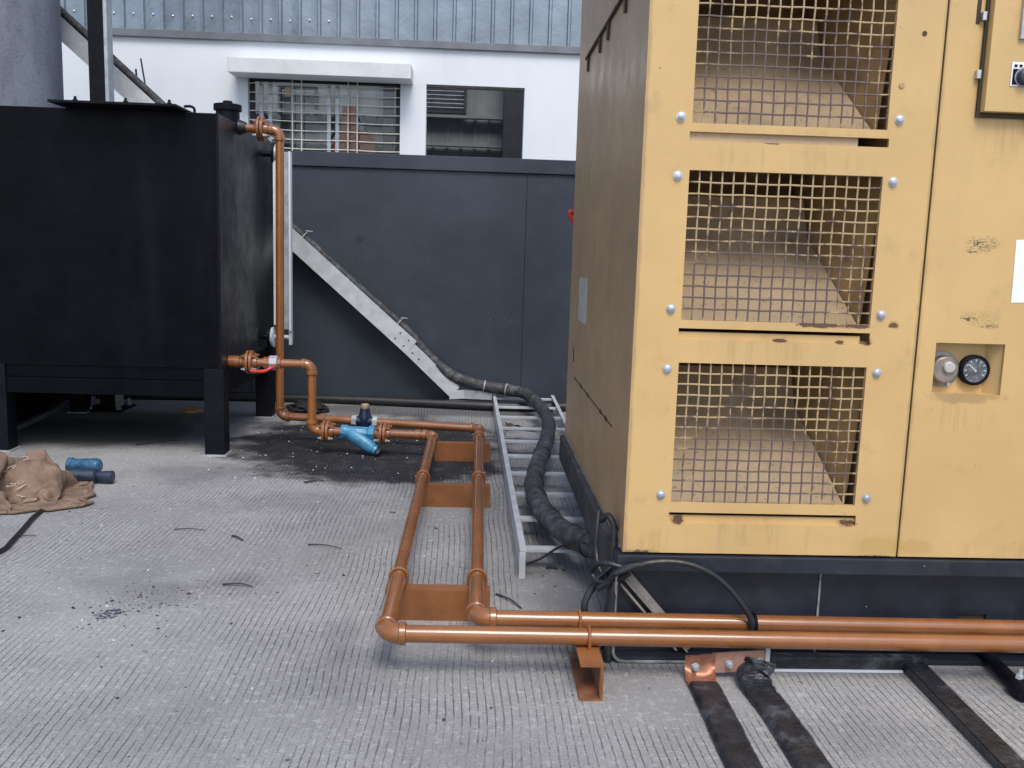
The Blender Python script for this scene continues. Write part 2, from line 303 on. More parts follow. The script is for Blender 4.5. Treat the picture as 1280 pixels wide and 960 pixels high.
# ------------------------------------------------------------------ mesh helpers
def sweep_frames(pts):
    n = len(pts); tang = []
    for i in range(n):
        a = pts[max(i - 1, 0)]; b = pts[min(i + 1, n - 1)]
        tang.append((b - a).normalized())
    up = V((0, 0, 1)) if abs(tang[0].z) < 0.9 else V((1, 0, 0))
    u = (up - tang[0] * up.dot(tang[0])).normalized(); fr = []
    for tg in tang:
        u = (u - tg * u.dot(tg)).normalized(); fr.append((u, tg.cross(u)))
    return fr

def smooth_path(ctrl, per=8):
    P = [V(p) for p in ctrl]; out = []
    for i in range(len(P) - 1):
        p0 = P[max(i - 1, 0)]; p1 = P[i]; p2 = P[i + 1]; p3 = P[min(i + 2, len(P) - 1)]
        for k in range(per):
            t = k / per
            out.append(0.5 * ((2 * p1) + (p2 - p0) * t + (2 * p0 - 5 * p1 + 4 * p2 - p3) * t * t + (3 * p1 - p0 - 3 * p2 + p3) * t ** 3))
    out.append(P[-1]); return out

class MB:
    def __init__(s): s.bm = bmesh.new(); s.bev = False
    def box(s, x0, x1, y0, y1, z0, z1, bev=0.0, mat=None):
        g = bmesh.ops.create_cube(s.bm, size=1.0)['verts']
        for v in g:
            v.co = V(((x0 + x1) / 2 + v.co.x * (x1 - x0), (y0 + y1) / 2 + v.co.y * (y1 - y0), (z0 + z1) / 2 + v.co.z * (z1 - z0)))
            if mat is not None: v.co = mat @ v.co
        if bev:
            s.bev = True
            ed = list({e for v in g for e in v.link_edges})
            bmesh.ops.bevel(s.bm, geom=ed, offset=bev, segments=2, affect='EDGES', profile=0.6)
        return s
    def bar(s, a, b, w, h, up=(0, 0, 1), bev=0.0):
        """box from point a to b, w across, h along up"""
        a, b, up = V(a), V(b), V(up); d = b - a; L = d.length; d.normalize()
        sd = d.cross(up).normalized(); up = sd.cross(d)
        m = Matrix((sd, d, up)).transposed().to_4x4(); m.translation = (a + b) / 2
        return s.box(-w / 2, w / 2, -L / 2, L / 2, -h / 2, h / 2, bev, m)
    def tube(s, pts, r, n=12, cap=True, rfun=None):
        pts = [V(p) for p in pts]; fr = sweep_frames(pts); rings = []
        for i, (p, (u, w)) in enumerate(zip(pts, fr)):
            rr = rfun(i, len(pts)) if rfun else r
            if isinstance(r, (list, tuple)): rr = r[i]
            rings.append([s.bm.verts.new(p + (u * cos(2 * pi * k / n) + w * sin(2 * pi * k / n)) * rr) for k in range(n)])
        for a, b in zip(rings, rings[1:]):
            for k in range(n): s.bm.faces.new((a[k], a[(k + 1) % n], b[(k + 1) % n], b[k]))
        if cap:
            s.bm.faces.new(list(reversed(rings[0]))); s.bm.faces.new(rings[-1])
        return s
    def cyl(s, a, b, r, n=24): return s.tube([a, b], r, n)
    def lathe(s, o, d, prof, n=24):
        """prof: list of (distance along d, radius)"""
        o, d = V(o), V(d).normalized()
        up = V((0, 0, 1)) if abs(d.z) < 0.9 else V((1, 0, 0))
        u = (up - d * up.dot(d)).normalized(); w = d.cross(u); rings = []
        for t, r in prof:
            rings.append([s.bm.verts.new(o + d * t + (u * cos(2 * pi * k / n) + w * sin(2 * pi * k / n)) * max(r, 1e-5)) for k in range(n)])
        for a, b in zip(rings, rings[1:]):
            for k in range(n): s.bm.faces.new((a[k], a[(k + 1) % n], b[(k + 1) % n], b[k]))
        s.bm.faces.new(list(reversed(rings[0]))); s.bm.faces.new(rings[-1])
        return s
    def prism(s, poly, a, b):
        """poly: 3-D points of one end face; extruded by vector b - a"""
        off = V(b) - V(a)
        f = [s.bm.verts.new(V(p)) for p in poly]; g = [s.bm.verts.new(V(p) + off) for p in poly]
        s.bm.faces.new(f); s.bm.faces.new(list(reversed(g)))
        for i in range(len(f)):
            j = (i + 1) % len(f); s.bm.faces.new((f[j], f[i], g[i], g[j]))
        return s
    def plate(s, x0, x1, z0, z1, y0, y1, holes):
        xs = sorted({x0, x1, *[h[0] for h in holes], *[h[1] for h in holes]})
        zs = sorted({z0, z1, *[h[2] for h in holes], *[h[3] for h in holes]})
        vd = {}
        def vv(i, j, k):
            if (i, j, k) not in vd: vd[(i, j, k)] = s.bm.verts.new((xs[i], (y0, y1)[k], zs[j]))
            return vd[(i, j, k)]
        def full(i, j):
            if i < 0 or j < 0 or i >= len(xs) - 1 or j >= len(zs) - 1: return False
            cx, cz = (xs[i] + xs[i + 1]) / 2, (zs[j] + zs[j + 1]) / 2
            return not any(h[0] < cx < h[1] and h[2] < cz < h[3] for h in holes)
        for i in range(len(xs) - 1):
            for j in range(len(zs) - 1):
                if not full(i, j): continue
                for k in (0, 1): s.bm.faces.new((vv(i, j, k), vv(i + 1, j, k), vv(i + 1, j + 1, k), vv(i, j + 1, k)))
                for (di, dj, p, q) in ((-1, 0, (i, j), (i, j + 1)), (1, 0, (i + 1, j), (i + 1, j + 1)), (0, -1, (i, j), (i + 1, j)), (0, 1, (i, j + 1), (i + 1, j + 1))):
                    if not full(i + di, j + dj): s.bm.faces.new((vv(*p, 0), vv(*q, 0), vv(*q, 1), vv(*p, 1)))
        return s
    def mesh(s, name, mat, ang=35):
        bmesh.ops.recalc_face_normals(s.bm, faces=s.bm.faces[:])
        me = bpy.data.meshes.new(name); s.bm.to_mesh(me); s.bm.free()
        me.materials.append(M[mat] if isinstance(mat, str) else mat)
        me.shade_smooth(); me.set_sharp_from_angle(angle=radians(ang))
        return me
    def build(s, name, mat, parent=None, ang=35):
        o = put(s.mesh(name, mat, ang), name, parent)
        if s.bev:
            w = o.modifiers.new('weighted_normal', 'WEIGHTED_NORMAL'); w.keep_sharp = True; w.weight = 90
        return o

def put(me, name, parent=None, loc=(0, 0, 0), rz=0.0):
    o = bpy.data.objects.new(name, me); C.objects.link(o)
    if parent is not None:
        o.parent = parent
        if parent.type == 'EMPTY': o.matrix_parent_inverse = Matrix.Translation(-parent.location)
    o.location = loc; o.rotation_euler = (0, 0, rz)
    return o

def thing(name, label, cat, loc, group=None):
    o = bpy.data.objects.new(name, None); C.objects.link(o); o.location = loc
    o.empty_display_size = 0.1
    return tag(o, label, cat, group)
def tag(o, label, cat, group=None):
    o['label'] = label; o['category'] = cat
    if group: o['group'] = group
    return o
def structure(o): o['kind'] = 'structure'; return o
def stuff(o): o['kind'] = 'stuff'; return o

# ------------------------------------------------------------------ ground
b = MB()
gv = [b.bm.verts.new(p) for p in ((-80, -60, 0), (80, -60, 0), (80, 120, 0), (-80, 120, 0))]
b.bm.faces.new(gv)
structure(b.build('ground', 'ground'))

# ------------------------------------------------------------------ white building behind
BY = 11.5
bld = thing('industrial_building', 'white industrial building with ribbed metal cladding above two dark windows', 'building', (-2, BY, 0))
W1 = (-2.76, -0.945, 2.25, 3.425); W2 = (-0.635, 0.55, 2.25, 3.39)
MB().plate(-9, 5, 0.0, 3.86, BY, BY + 0.2, [W1, W2]).build('wall', 'white', bld)
b = MB()
MB().box(-9, 5, BY - 0.05, BY - 0.002, 3.80, 3.885, 0.006).build('flashing', 'trim', bld)
pw = 0.228
b = MB()
prof = [(0, 0), (0.012, -0.034), (0.034, -0.034), (0.048, 0), (0.09, 0.003), (0.138, 0.006), (0.19, 0.003), (pw - 0.001, 0)]
lo = [b.bm.verts.new((x, y, 0)) for x, y in prof]; hi = [b.bm.verts.new((x, y, 2.6)) for x, y in prof]
for i in range(len(prof) - 1): b.bm.faces.new((lo[i], lo[i + 1], hi[i + 1], hi[i]))
pan_me = b.mesh('cladding_sheet', 'clad', 20)
scr_me = MB().lathe((0, 0, 0), (0, -1, 0), [(0, 0.012), (0.006, 0.012), (0.009, 0.006), (0.014, 0.006)], 8).mesh('screw', 'bolt')
for i in range(60):
    x = -9 + i * pw
    p = put(pan_me, 'cladding_sheet', bld, (x, BY - 0.012, 3.888))
    if -5.2 < x < -1.9:
        put(scr_me, 'screw', p, (0.135, -0.001, 0.17 + random.uniform(-0.012, 0.012)))
# concrete hood over the left window
k = (BY - 0.38) / BY
x0, x1, z0, z1 = -3.0 * k, -0.82 * k, 1.45 + 1.995 * k, 1.45 + 2.17 * k
b = MB(); b.box(x0, x1, BY - 0.38, BY - 0.001, z0, z1, 0.012); b.build('window_hood', 'hood', bld)
# left window: grille, frame, panes
w = MB(); w.box(-2.76, -2.70, BY + 0.09, BY + 0.13, 2.25, 3.425).box(-1.005, -0.945, BY + 0.09, BY + 0.13, 2.25, 3.425).box(-2.70, -1.005, BY + 0.09, BY + 0.13, 3.365, 3.425).box(-2.70, -1.005, BY + 0.09, BY + 0.13, 2.25, 2.30)
win = w.build('window', 'roomdark', bld)
for xa, xb in ((-2.645, -2.60), (-2.54, -2.495), (-1.835, -1.79), (-1.735, -1.69)):
    MB().box(xa, xb, BY + 0.092, BY + 0.125, 2.302, 3.363, 0.004).build('mullion', 'frame', win)
MB().box(-2.495, -1.835, BY + 0.105, BY + 0.109, 2.302, 3.363).build('pane', 'glass', win)
MB().box(-1.69, -1.007, BY + 0.105, BY + 0.109, 2.302, 3.363).build('pane', 'glass', win)
MB().box(-2.345, -2.27, BY + 0.098, BY + 0.103, 3.20, 3.31).build('sticker', 'string', win)
gr = MB().box(-2.757, -0.948, BY + 0.02, BY + 0.032, 3.408, 3.422).build('window_grille', 'whitebar', bld)
hb = MB().tube([(x, 0, 0.004 * sin(x * 7)) for x in [i * 1.81 / 12 for i in range(13)]], 0.0065, 6).mesh('grille_bar', 'whitebar')
for i in range(11): put(hb, 'grille_bar', gr, (-2.757, BY + 0.026, 3.33 - 0.1065 * i))
vb = MB().cyl((0, 0, 0), (0, 0, 1.15), 0.0075, 6).mesh('grille_bar', 'whitebar')
for x in (-2.236, -2.127, -1.571, -1.46): put(vb, 'grille_bar', gr, (x, BY + 0.012, 2.255))
# right opening: reveal trim
MB().box(-0.633, 0.548, BY + 0.03, BY + 0.17, 3.372, 3.388).build('lintel_trim', 'wood', bld)
# shed interior seen through the openings
iw = MB().box(-9, 5, 15.0, 15.1, 0, 6.0).build('rear_wall', 'room', bld)
rib = MB().prism([(0, 0, 0), (0.02, -0.012, 0), (0.05, -0.012, 0), (0.07, 0, 0)], (0, 0, 0), (0, 0, 6.0)).mesh('rear_wall_rib', 'room')
for i in range(26): put(rib, 'rear_wall_rib', iw, (-3.6 + i * 0.22, 14.999, 0))
MB().box(-6, 4, 14.80, 14.96, 3.46, 3.50).build('wall_rail', 'room', bld)
MB().box(-6, 4, 14.80, 14.96, 3.03, 3.06).build('wall_rail', 'room', bld)
MB().box(0.38, 0.75, 14.5, 14.78, 0, 6.0, 0.01).build('shed_column', 'roomdark', bld)
MB().box(-1.45, -1.30, 14.5, 14.78, 0, 6.0, 0.01).build('shed_column', 'roomdark', bld)
vent = MB().plate(-0.90, -0.19, 3.53, 4.10, 14.83, 14.93, [(-0.86, -0.23, 3.57, 4.06)]).build('louvre_vent', 'roomdark', bld)
sl = MB().box(0, 0.63, -0.03, 0.03, -0.004, 0.004, 0, Matrix.Rotation(radians(-40), 4, 'X')).mesh('slat', 'galvdull')
for i in range(8): put(sl, 'slat', vent, (-0.86, 14.88, 3.60 + i * 0.062))
vent2 = MB().plate(-3.10, -2.50, 3.35, 3.85, 14.83, 14.93, [(-3.06, -2.54, 3.39, 3.81)]).build('louvre_vent', 'roomdark', bld)
MB().box(-9, 5, 14.7, 15.2, 6.45, 6.55).build('unseen_roof_strip', 'room', bld)  # unseen roof, cut back to a strip so daylight reaches the interior
# orange machine inside
om = thing('orange_machine', 'orange painted machine standing inside behind the barred window', 'machine', (-1.73, 13.2, 0))
MB().prism([(-2.02, 13.0, 0), (-1.44, 13.0, 0), (-1.46, 13.0, 2.96), (-1.64, 13.0, 3.02), (-1.86, 13.0, 3.0), (-1.98, 13.0, 2.78)], (0, 0, 0), (0, 0.5, 0)).build('body', 'orange', om)
MB().box(-1.86, -1.68, 13.05, 13.3, 2.9, 3.32, 0.01).build('mast', 'orange', om)
MB().bar((-1.66, 13.02, 3.2), (-1.50, 13.02, 2.95), 0.03, 0.03).bar((-1.88, 13.02, 3.1), (-2.02, 13.02, 2.85), 0.03, 0.03).build('brace', 'roomdark', om)
MB().lathe((-1.60, 12.99, 3.04), (0, -1, 0), [(0, 0.05), (0.02, 0.05), (0.021, 0.03), (0.03, 0.03)], 12).build('pulley', 'galvdull', om)
# two thin rods against the white wall
MB().tube([(-3.94, 11.3, 3.52), (-3.90, 11.3, 3.25), (-3.84, 11.3, 2.7), (-3.84, 11.3, 0)], 0.010, 6).build('r', 'twig')
r1 = bpy.data.objects['r']; r1.name = 'thin_rod'; tag(r1, 'taller thin dark rod upright against the white wall, right of the black post', 'rod')
r2 = MB().tube([(-4.00, 11.3, 3.40), (-3.98, 11.3, 3.1), (-3.97, 11.3, 2.6), (-3.97, 11.3, 0)], 0.012, 6).build('thin_rod', 'twig')
tag(r2, 'shorter stub of thin dark rod close to the sloping cable tray, against the white wall', 'rod')

# ------------------------------------------------------------------ dark perimeter wall
wl_ = thing('perimeter_wall', 'long dark blue grey painted boundary wall with a projecting top band', 'wall', (-0.5, 8.5, 0))
for xa, xb in ((-6.5, -2.04), (-2.036, 0.4545), (0.4565, 2.9), (2.904, 6.0)):
    MB().box(xa, xb, 8.5, 8.66, 0, 2.135, 0.004).build('wall_panel', 'wall', wl_)
MB().box(-6.5, 6.0, 8.475, 8.68, 2.138, 2.265, 0.006).build('coping', 'wall', wl_)

hose = MB().tube(smooth_path([(-3.4, 8.40, 0.03), (-2.4, 8.43, 0.035), (-1.6, 8.44, 0.035), (-0.9, 8.38, 0.04), (-0.2, 8.28, 0.043), (0.3, 8.22, 0.043), (1.0, 8.30, 0.043), (2.0, 8.4, 0.043)], 8), 0.042, 12).build('hose', 'cableblack')
tag(hose, 'thick black hose lying along the foot of the dark wall', 'hose')

# ------------------------------------------------------------------ column, post, plinth
col = MB().lathe((-3.99, 7.75, 0.615), (0, 0, 1), [(0, 0.62), (6.4, 0.62)], 64).build('concrete_column', 'column')
tag(col, 'wide round rough grey concrete column rising behind the tank at the left edge', 'column')
pl = thing('concrete_plinth', 'low dark plinth with a pale foot strip, under the left end of the tank', 'plinth', (-3.8, 7.4, 0))
MB().prism([(-3.40, 6.5, 0.004), (-3.53, 8.2, 0.004), (-4.6, 8.2, 0.004), (-4.6, 6.5, 0.004)], (0, 0, 0), (0, 0, 0.61)).build('block', 'blackmetal', pl)
MB().prism([(-3.345, 6.55, 0.002), (-3.475, 8.15, 0.002), (-3.528, 8.15, 0.002), (-3.398, 6.55, 0.002)], (0, 0, 0), (0, 0, 0.035)).build('foot_strip', 'column', pl)
po = thing('steel_post', 'black steel post with a grey galvanised edge standing behind the tank', 'post', (-3.08, 7.9, 0))
MB().box(-3.15, -3.034, 7.84, 7.98, 0.018, 7.0, 0.004).build('shaft', 'blackmetal', po)
MB().box(-3.032, -3.004, 7.86, 7.98, 0.018, 7.0, 0.003).build('edge_strip', 'galvdull', po)
MB().box(-3.25, -2.93, 7.72, 8.06, 0.0, 0.016, 0.002).build('base_plate', 'blackmetal', po)
bolt_me = MB().lathe((0, 0, 0), (0, 0, 1), [(0, 0.022), (0.018, 0.022), (0.019, 0.012), (0.06, 0.012)], 6).mesh('anchor_bolt', 'galvdull')
for x, y in ((-3.21, 7.77), (-2.97, 7.77), (-2.965, 8.0)): put(bolt_me, 'anchor_bolt', po, (x, y, 0.017))

# ------------------------------------------------------------------ tank
tk = thing('fuel_tank', 'large black rectangular steel fuel tank raised on stub legs', 'tank', (-2.7, 7.0, 0))
TX = -1.682
MB().box(-4.3, TX - 0.004, 6.2, 6.206, 0.604, 2.262, 0.001).build('front_plate', 'tank', tk)
MB().box(-4.3, TX, 6.208, 7.87, 0.60, 2.265, 0.004).build('shell', 'tankside', tk)
MB().box(TX - 0.012, TX + 0.003, 6.192, 6.207, 0.60, 2.268, 0.003).build('corner_weld', 'blackmetal', tk)
f = MB()
f.box(-4.3, TX - 0.006, 6.214, 6.28, 0.515, 0.598, 0.004).box(-4.3, TX - 0.004, 6.207, 6.27, 0.405, 0.512, 0.004)
f.box(TX - 0.08, TX - 0.008, 6.282, 7.86, 0.405, 0.598, 0.004)
f.box(-4.3, TX - 0.09, 7.78, 7.86, 0.405, 0.598, 0.004)
f.build('base_frame', 'tank', tk)
for x0, y0, x1, y1 in ((-1.802, 6.198, -1.668, 6.33), (-1.797, 7.64, -1.66, 7.77), (-3.24, 6.198, -3.105, 6.33), (-3.33, 7.66, -3.20, 7.79)):
    l = MB(); l.box(x0, x1, y0, y1, 0.008, 0.60, 0.006)
    l.build('leg', 'blackmetal', tk)
    MB().box(x0 - 0.012, x1 + 0.012, y0 - 0.012, y1 + 0.012, 0, 0.010).build('foot_plate', 'galvdull', tk)
lid = MB().box(-2.67, -1.885, 6.0, 6.75, 2.270, 2.286, 0.003).box(-2.60, -1.93, 6.215, 6.70, 2.2655, 2.2695).build('lid_plate', 'blackmetal', tk)
bm_ = MB().lathe((0, 0, 0), (0, 0, 1), [(0, 0.016), (0.012, 0.016), (0.013, 0.009), (0.03, 0.009)], 6).mesh('bolt', 'blackmetal')
for x in (-2.52, -2.21, -1.94): put(bm_, 'bolt', lid, (x, 6.05, 2.286))
MB().tube(smooth_path([(-1.86, 6.3, 2.262), (-1.86, 6.3, 2.30), (-1.885, 6.3, 2.315), (-1.925, 6.3, 2.312)], 6), 0.009, 8).build('lifting_hook', 'blackmetal', tk)
cap = MB().lathe((-1.80, 6.9, 2.26), (0, 0, 1), [(0, 0.082), (0.115, 0.082), (0.116, 0.098), (0.158, 0.098), (0.160, 0.09)], 24).build('filler_neck', 'blackmetal', tk)
MB().lathe((-1.80, 6.9, 2.419), (0, 0, 1), [(0, 0.035), (0.022, 0.034), (0.026, 0.028)], 16).build('filler_knob', 'blackmetal', cap)
# level gauge on the tank's right side
lg = MB().box(-1.545, -1.472, 7.42, 7.50, 0.765, 2.15, 0.003).build('level_gauge', 'galvdull', tk)
MB().box(-1.590, -1.547, 7.40, 7.44, 0.80, 2.15, 0.003).build('gauge_strip', 'white', lg)
MB().box(-1.470, -1.454, 7.40, 7.47, 0.755, 2.155, 0.002).build('gauge_strip', 'white', lg)
for zz, mt in ((2.135, 'blackmetal'), (0.70, 'white')):
    gx_ = -1.60 if zz > 1 else -1.64
    MB().cyl((TX, 7.45, zz), (gx_, 7.45, zz), 0.022, 16).build('gauge_nozzle', 'blackmetal', tk)
    fl = MB().lathe((gx_, 7.45, zz), (1, 0, 0), [(0, 0.085), (0.016, 0.085), (0.018, 0.08)], 24).build('gauge_flange', 'blackmetal', tk)
    MB().lathe((gx_ + 0.022, 7.45, zz), (1, 0, 0), [(0, 0.075), (0.022, 0.085 if mt == 'white' else 0.07), (0.026, 0.06)], 24).build('flange_face', mt if mt == 'white' else 'galvdull', fl)
    MB().cyl((gx_ + 0.05, 7.45, zz), (-1.47 if zz < 1 else -1.546, 7.45, zz), 0.018, 12).build('gauge_nozzle', 'galv', tk)
MB().box(-1.476, -1.452, 7.42, 7.48, 0.64, 0.752, 0.003).build('drain_cock', 'galv', tk)

# ------------------------------------------------------------------ sloping cable tray on the wall
ct = thing('cable_tray', 'galvanised trough cable tray sloping down across the dark wall', 'cable tray', (-1.6, 8.35, 0))
def tray_section(a, b, hgt, y0, y1, name='tray_section', t=0.004, mat='galv'):
    """trough between a and b (x, z of the lower edge); side facing -Y"""
    a, b = V((a[0], 0, a[1])), V((b[0], 0, b[1])); d = (b - a).normalized(); n = V((-d.z, 0, d.x))
    if n.z < 0: n = -n
    m = MB()
    def slab(n0, n1, ya, yb):
        q = [a + n * n0, b + n * n0, b + n * n1, a + n * n1]
        m.prism([V((p.x, ya, p.z)) for p in q], (0, ya, 0), (0, yb, 0))
    slab(0, hgt, y0, y0 + t); slab(0, hgt, y1 - t, y1); slab(0, t, y0 + t, y1 - t)
    slab(hgt - t, hgt, y0 + t, y0 + 0.018)
    return m.build(name, mat, ct), a, d, n
yA, yB = 8.30, 8.44
kk = yA / 8.42
def sc(x, z): return (x * kk, 1.45 + (z - 1.45) * kk)
s1, a1, d1, n1 = tray_section(sc(-4.30, 3.72), sc(-0.615, 0.478), 0.150, yA, yB)
s2, a2, d2, n2 = tray_section(sc(-0.63, 0.490), sc(-0.20, 0.085), 0.122, yA + 0.005, yB - 0.005)
s3, a3, d3, n3 = tray_section((-0.20, 0.085), (-0.065, 0.094), 0.078, yA + 0.002, yB - 0.05)
s4, a4, d4, n4 = tray_section((-0.07, 0.092), (0.185, 0.086), 0.080, yA + 0.012, yB - 0.06, mat='galvdull')
hole = MB().lathe((0, 0, 0), (0, -1, 0), [(0, 0.008), (0.002, 0.008)], 10).mesh('bolt_hole', 'inside')
for al, nn in ((-0.06, 0.04), (-0.06, 0.11), (-0.16, 0.04), (-0.16, 0.11)):
    p = V((a1.x, yA - 0.0005, a1.z)) + d1 * ((V(sc(-0.615, 0.478)) - V((a1.x, a1.z))).length + al) + n1 * nn
    put(hole, 'bolt_hole', s1, p)
for al in (0.06, 0.14):
    put(hole, 'bolt_hole', s2, V((a2.x, yA + 0.0045, a2.z)) + d2 * al + n2 * 0.05)
for t in (0.30, 0.86):       # small tie clips on the upper edge
    p = V((a1.x, yA + 0.03, a1.z)) + d1 * (4.82 * (0.72 if t < 0.5 else 0.955)) + n1 * 0.15
    MB().bar(p, p + V((0.05, 0.02, 0.055)), 0.012, 0.006).bar(p + V((0.03, 0.0, 0.055)), p + V((0.085, 0.03, 0.05)), 0.01, 0.006).build('tie_clip', 'galv', ct)

# ------------------------------------------------------------------ ladder tray on the ground
ld = thing('cable_ladder', 'galvanised ladder type cable tray lying along the ground beside the yellow enclosure', 'cable ladder', (0.5, 6.2, 0))
def rail(xa, ya, xb, yb):
    m = MB()
    m.bar((xa, ya, 0.07), (xb, yb, 0.07), 0.004, 0.10)
    sgn = 1 if xa < 0.5 else -1
    m.bar((xa + sgn * 0.013, ya, 0.121), (xb + sgn * 0.013, yb, 0.121), 0.028, 0.004)
    m.bar((xa + sgn * 0.013, ya, 0.021), (xb + sgn * 0.013, yb, 0.021), 0.022, 0.004)
    return m.build('side_rail', 'galv', ld)
rail(0.236, 3.95, 0.196, 8.43); rail(0.735, 3.98, 0.765, 8.45)
MB().box(0.230, 0.258, 3.93, 3.947, 0.0, 0.118, 0.001).build('end_bracket', 'galv', ld)
for i in range(10):
    y = 4.06 + 0.4775 * i
    xa = 0.240 - (y - 3.95) * 0.009
    MB().box(xa, 0.737 + (y - 4) * 0.006, y - 0.027, y + 0.027, 0.088, 0.104, 0.002).build('rung', 'galv', ld)

# thick black cable bundle
cb = thing('cable_bundle', 'thick black taped cable bundle running down the sloping tray and along the ladder', 'cable', (0.3, 6, 0))
def on_rail(sd, up):
    p = V((a1.x, 8.37, a1.z)) + d1 * sd + n1 * (0.15 + up); return (p.x, p.y, p.z)
pc = [on_rail(0.0, 0.03), on_rail(1.0, 0.03), on_rail(2.2, 0.02), on_rail(3.2, 0.005), on_rail(4.0, 0.005), on_rail(4.45, 0.010), on_rail(4.70, 0.012), (-0.40, 8.36, 0.475), (-0.18, 8.33, 0.30), (0.08, 8.33, 0.215), (0.32, 8.31, 0.185), (0.48, 8.17, 0.172),
      (0.565, 7.7, 0.16), (0.595, 7.0, 0.158), (0.548, 6.4, 0.157), (0.47, 5.85, 0.157), (0.39, 5.3, 0.157), (0.355, 4.87, 0.157), (0.375, 4.45, 0.16), (0.44, 4.08, 0.175), (0.525, 3.82, 0.20), (0.62, 3.66, 0.22), (0.80, 3.56, 0.23)]
path = smooth_path(pc, 8)
def cable_r(i, n):
    t = i / n
    base = 0.032 if t < 0.26 else 0.032 + 0.020 * min(1, (t - 0.26) / 0.10)
    return base * (1 + 0.07 * noise.noise(V((i * 0.35, 3.1, 0))))
MB().tube(path, 0.05, 16, True, cable_r).build('bundle', 'cable', cb)
for idx in (73, 80, 94, 121, 133, 139, 147, 155, 160):
    if idx + 1 < len(path):
        p = path[idx]; d = (path[idx + 1] - path[idx - 1]).normalized()
        MB().lathe(p - d * 0.006, d, [(0, 0.054), (0.002, 0.0575), (0.010, 0.0575), (0.012, 0.054)], 16).build('tie_band', 'galvdull' if idx < 90 else 'cableblack', cb)
wsc = thing('wire_pair', 'two thin black wires strung along the upper edge of the sloping tray', 'wire', (-1.3, 8.3, 0))
for off in (0.02, 0.05):
    MB().tube([V((x, 8.34, 1.512 + 0.01 - (x + 1.642) * 0.862 + off + 0.004 * sin(x * 9))) for x in [-1.7 + 0.05 * i for i in range(22)]], 0.006, 6).build('wire', 'cableblack', wsc)

# ------------------------------------------------------------------ pipework
PR = 0.0295
X_, Y_, Z_ = V((1, 0, 0)), V((0, 1, 0)), V((0, 0, 1))
def seg(par, a, b, r=PR): return MB().cyl(a, b, r, 28).build('pipe', 'pipe', par)
def elbow(par, c, din, dout, R=0.052):
    c, din, dout = V(c), V(din).normalized(), V(dout).normalized()
    s0 = c - din * R; pts = []
    for i in range(11):
        a = pi / 2 * i / 10
        pts.append(c - din * R + din * R * sin(a) + dout * R * (1 - cos(a)))
    m = MB(); m.tube(pts, 0.0345, 24)
    m.lathe(c - din * (R + 0.020), din, [(0, 0.0335), (0.003, 0.039), (0.022, 0.039), (0.026, 0.035)], 24)
    m.lathe(c + dout * (R + 0.020), -dout, [(0, 0.0335), (0.003, 0.039), (0.022, 0.039), (0.026, 0.035)], 24)
    return m.build('elbow', 'pipe', par)
def coupling(par, c, d, L=0.05, mat='pipe', r=0.037, n=24):
    d = V(d).normalized(); c = V(c)
    return MB().lathe(c - d * L / 2, d, [(0, PR), (0.003, r), (L - 0.003, r), (L, PR)], n).build('coupling', mat, par)
fb = {}
def flange(par, c, d, r=0.082):
    d = V(d).normalized(); c = V(c)
    for s in (-1, 1):
        o = c + d * (0.004 * s)
        fo = MB().lathe(o, d * s, [(0, r), (0.003, r), (0.015, r), (0.018, r - 0.003), (0.019, 0.045), (0.045, 0.040), (0.047, PR)], 28).build('flange', 'pipe', par)
        up = V((0, 0, 1)) if abs(d.z) < 0.9 else V((1, 0, 0)); w = d.cross(up)
        for q in range(4):
            a = pi / 4 + q * pi / 2
            p = o + (up * cos(a) + w * sin(a)) * (r * 0.78)
            lower = cos(a) < 0
            MB().lathe(p + d * s * 0.018, d * s, [(0, 0.0125), (0.011, 0.0125), (0.012, 0.007), (0.030, 0.007)], 6).build('flange_bolt', 'bolt' if lower else 'pipe', fo)
def ubolt(par, c, d, zb, R=PR + 0.006):
    c, d = V(c), V(d).normalized(); sd = d.cross(Z_)
    pts = [c - sd * R + Z_ * (zb - c.z), c - sd * R]
    for i in range(1, 12):
        a = pi * i / 12; pts.append(c - sd * R * cos(a) + Z_ * R * sin(a))
    pts += [c + sd * R, c + sd * R + Z_ * (zb - c.z)]
    return MB().tube(pts, 0.0055, 8).build('u_bolt', 'pipe', par)

# lower line: tank bottom -> valve -> strainer -> floor run -> right
pl1 = thing('fuel_pipeline', 'copper brown pipeline from the tank bottom, with red lever and bright blue strainer', 'pipeline', (-0.27, 4.6, 0))
A = V((TX, 6.385, 0.628)); B = V((-1.11, 6.385, 0.622)); Cc = V((-1.11, 6.375, 0.157)); D = V((-0.262, 6.30, 0.157)); E = V((-0.272, 2.965, 0.157)); F = V((3.6, 2.925, 0.157))
seg(pl1, A, B - X_ * 0.04); elbow(pl1, B, X_, -Z_); seg(pl1, B - Z_ * 0.04, Cc + Z_ * 0.04); elbow(pl1, Cc, -Z_, X_)
d12 = (D - Cc).normalized(); seg(pl1, Cc + d12 * 0.04, D - d12 * 0.04)
d23 = (E - D).normalized(); elbow(pl1, D, d12, d23); seg(pl1, D + d23 * 0.04, E - d23 * 0.04); d34 = (F - E).normalized()
elbow(pl1, E, d23, d34); seg(pl1, E + d34 * 0.04, F)
coupling(pl1, A + X_ * 0.04, X_, 0.08, r=0.042); flange(pl1, (-1.535, 6.385, 0.628), X_)
coupling(pl1, D - d12 * 0.105, d12, 0.04)
v = MB().lathe((-1.445, 6.385, 0.626), X_, [(0, PR), (0.004, 0.040), (0.03, 0.040), (0.035, 0.048), (0.085, 0.048), (0.09, 0.040), (0.12, 0.040), (0.124, PR)], 8).build('ball_valve', 'pipe', pl1)
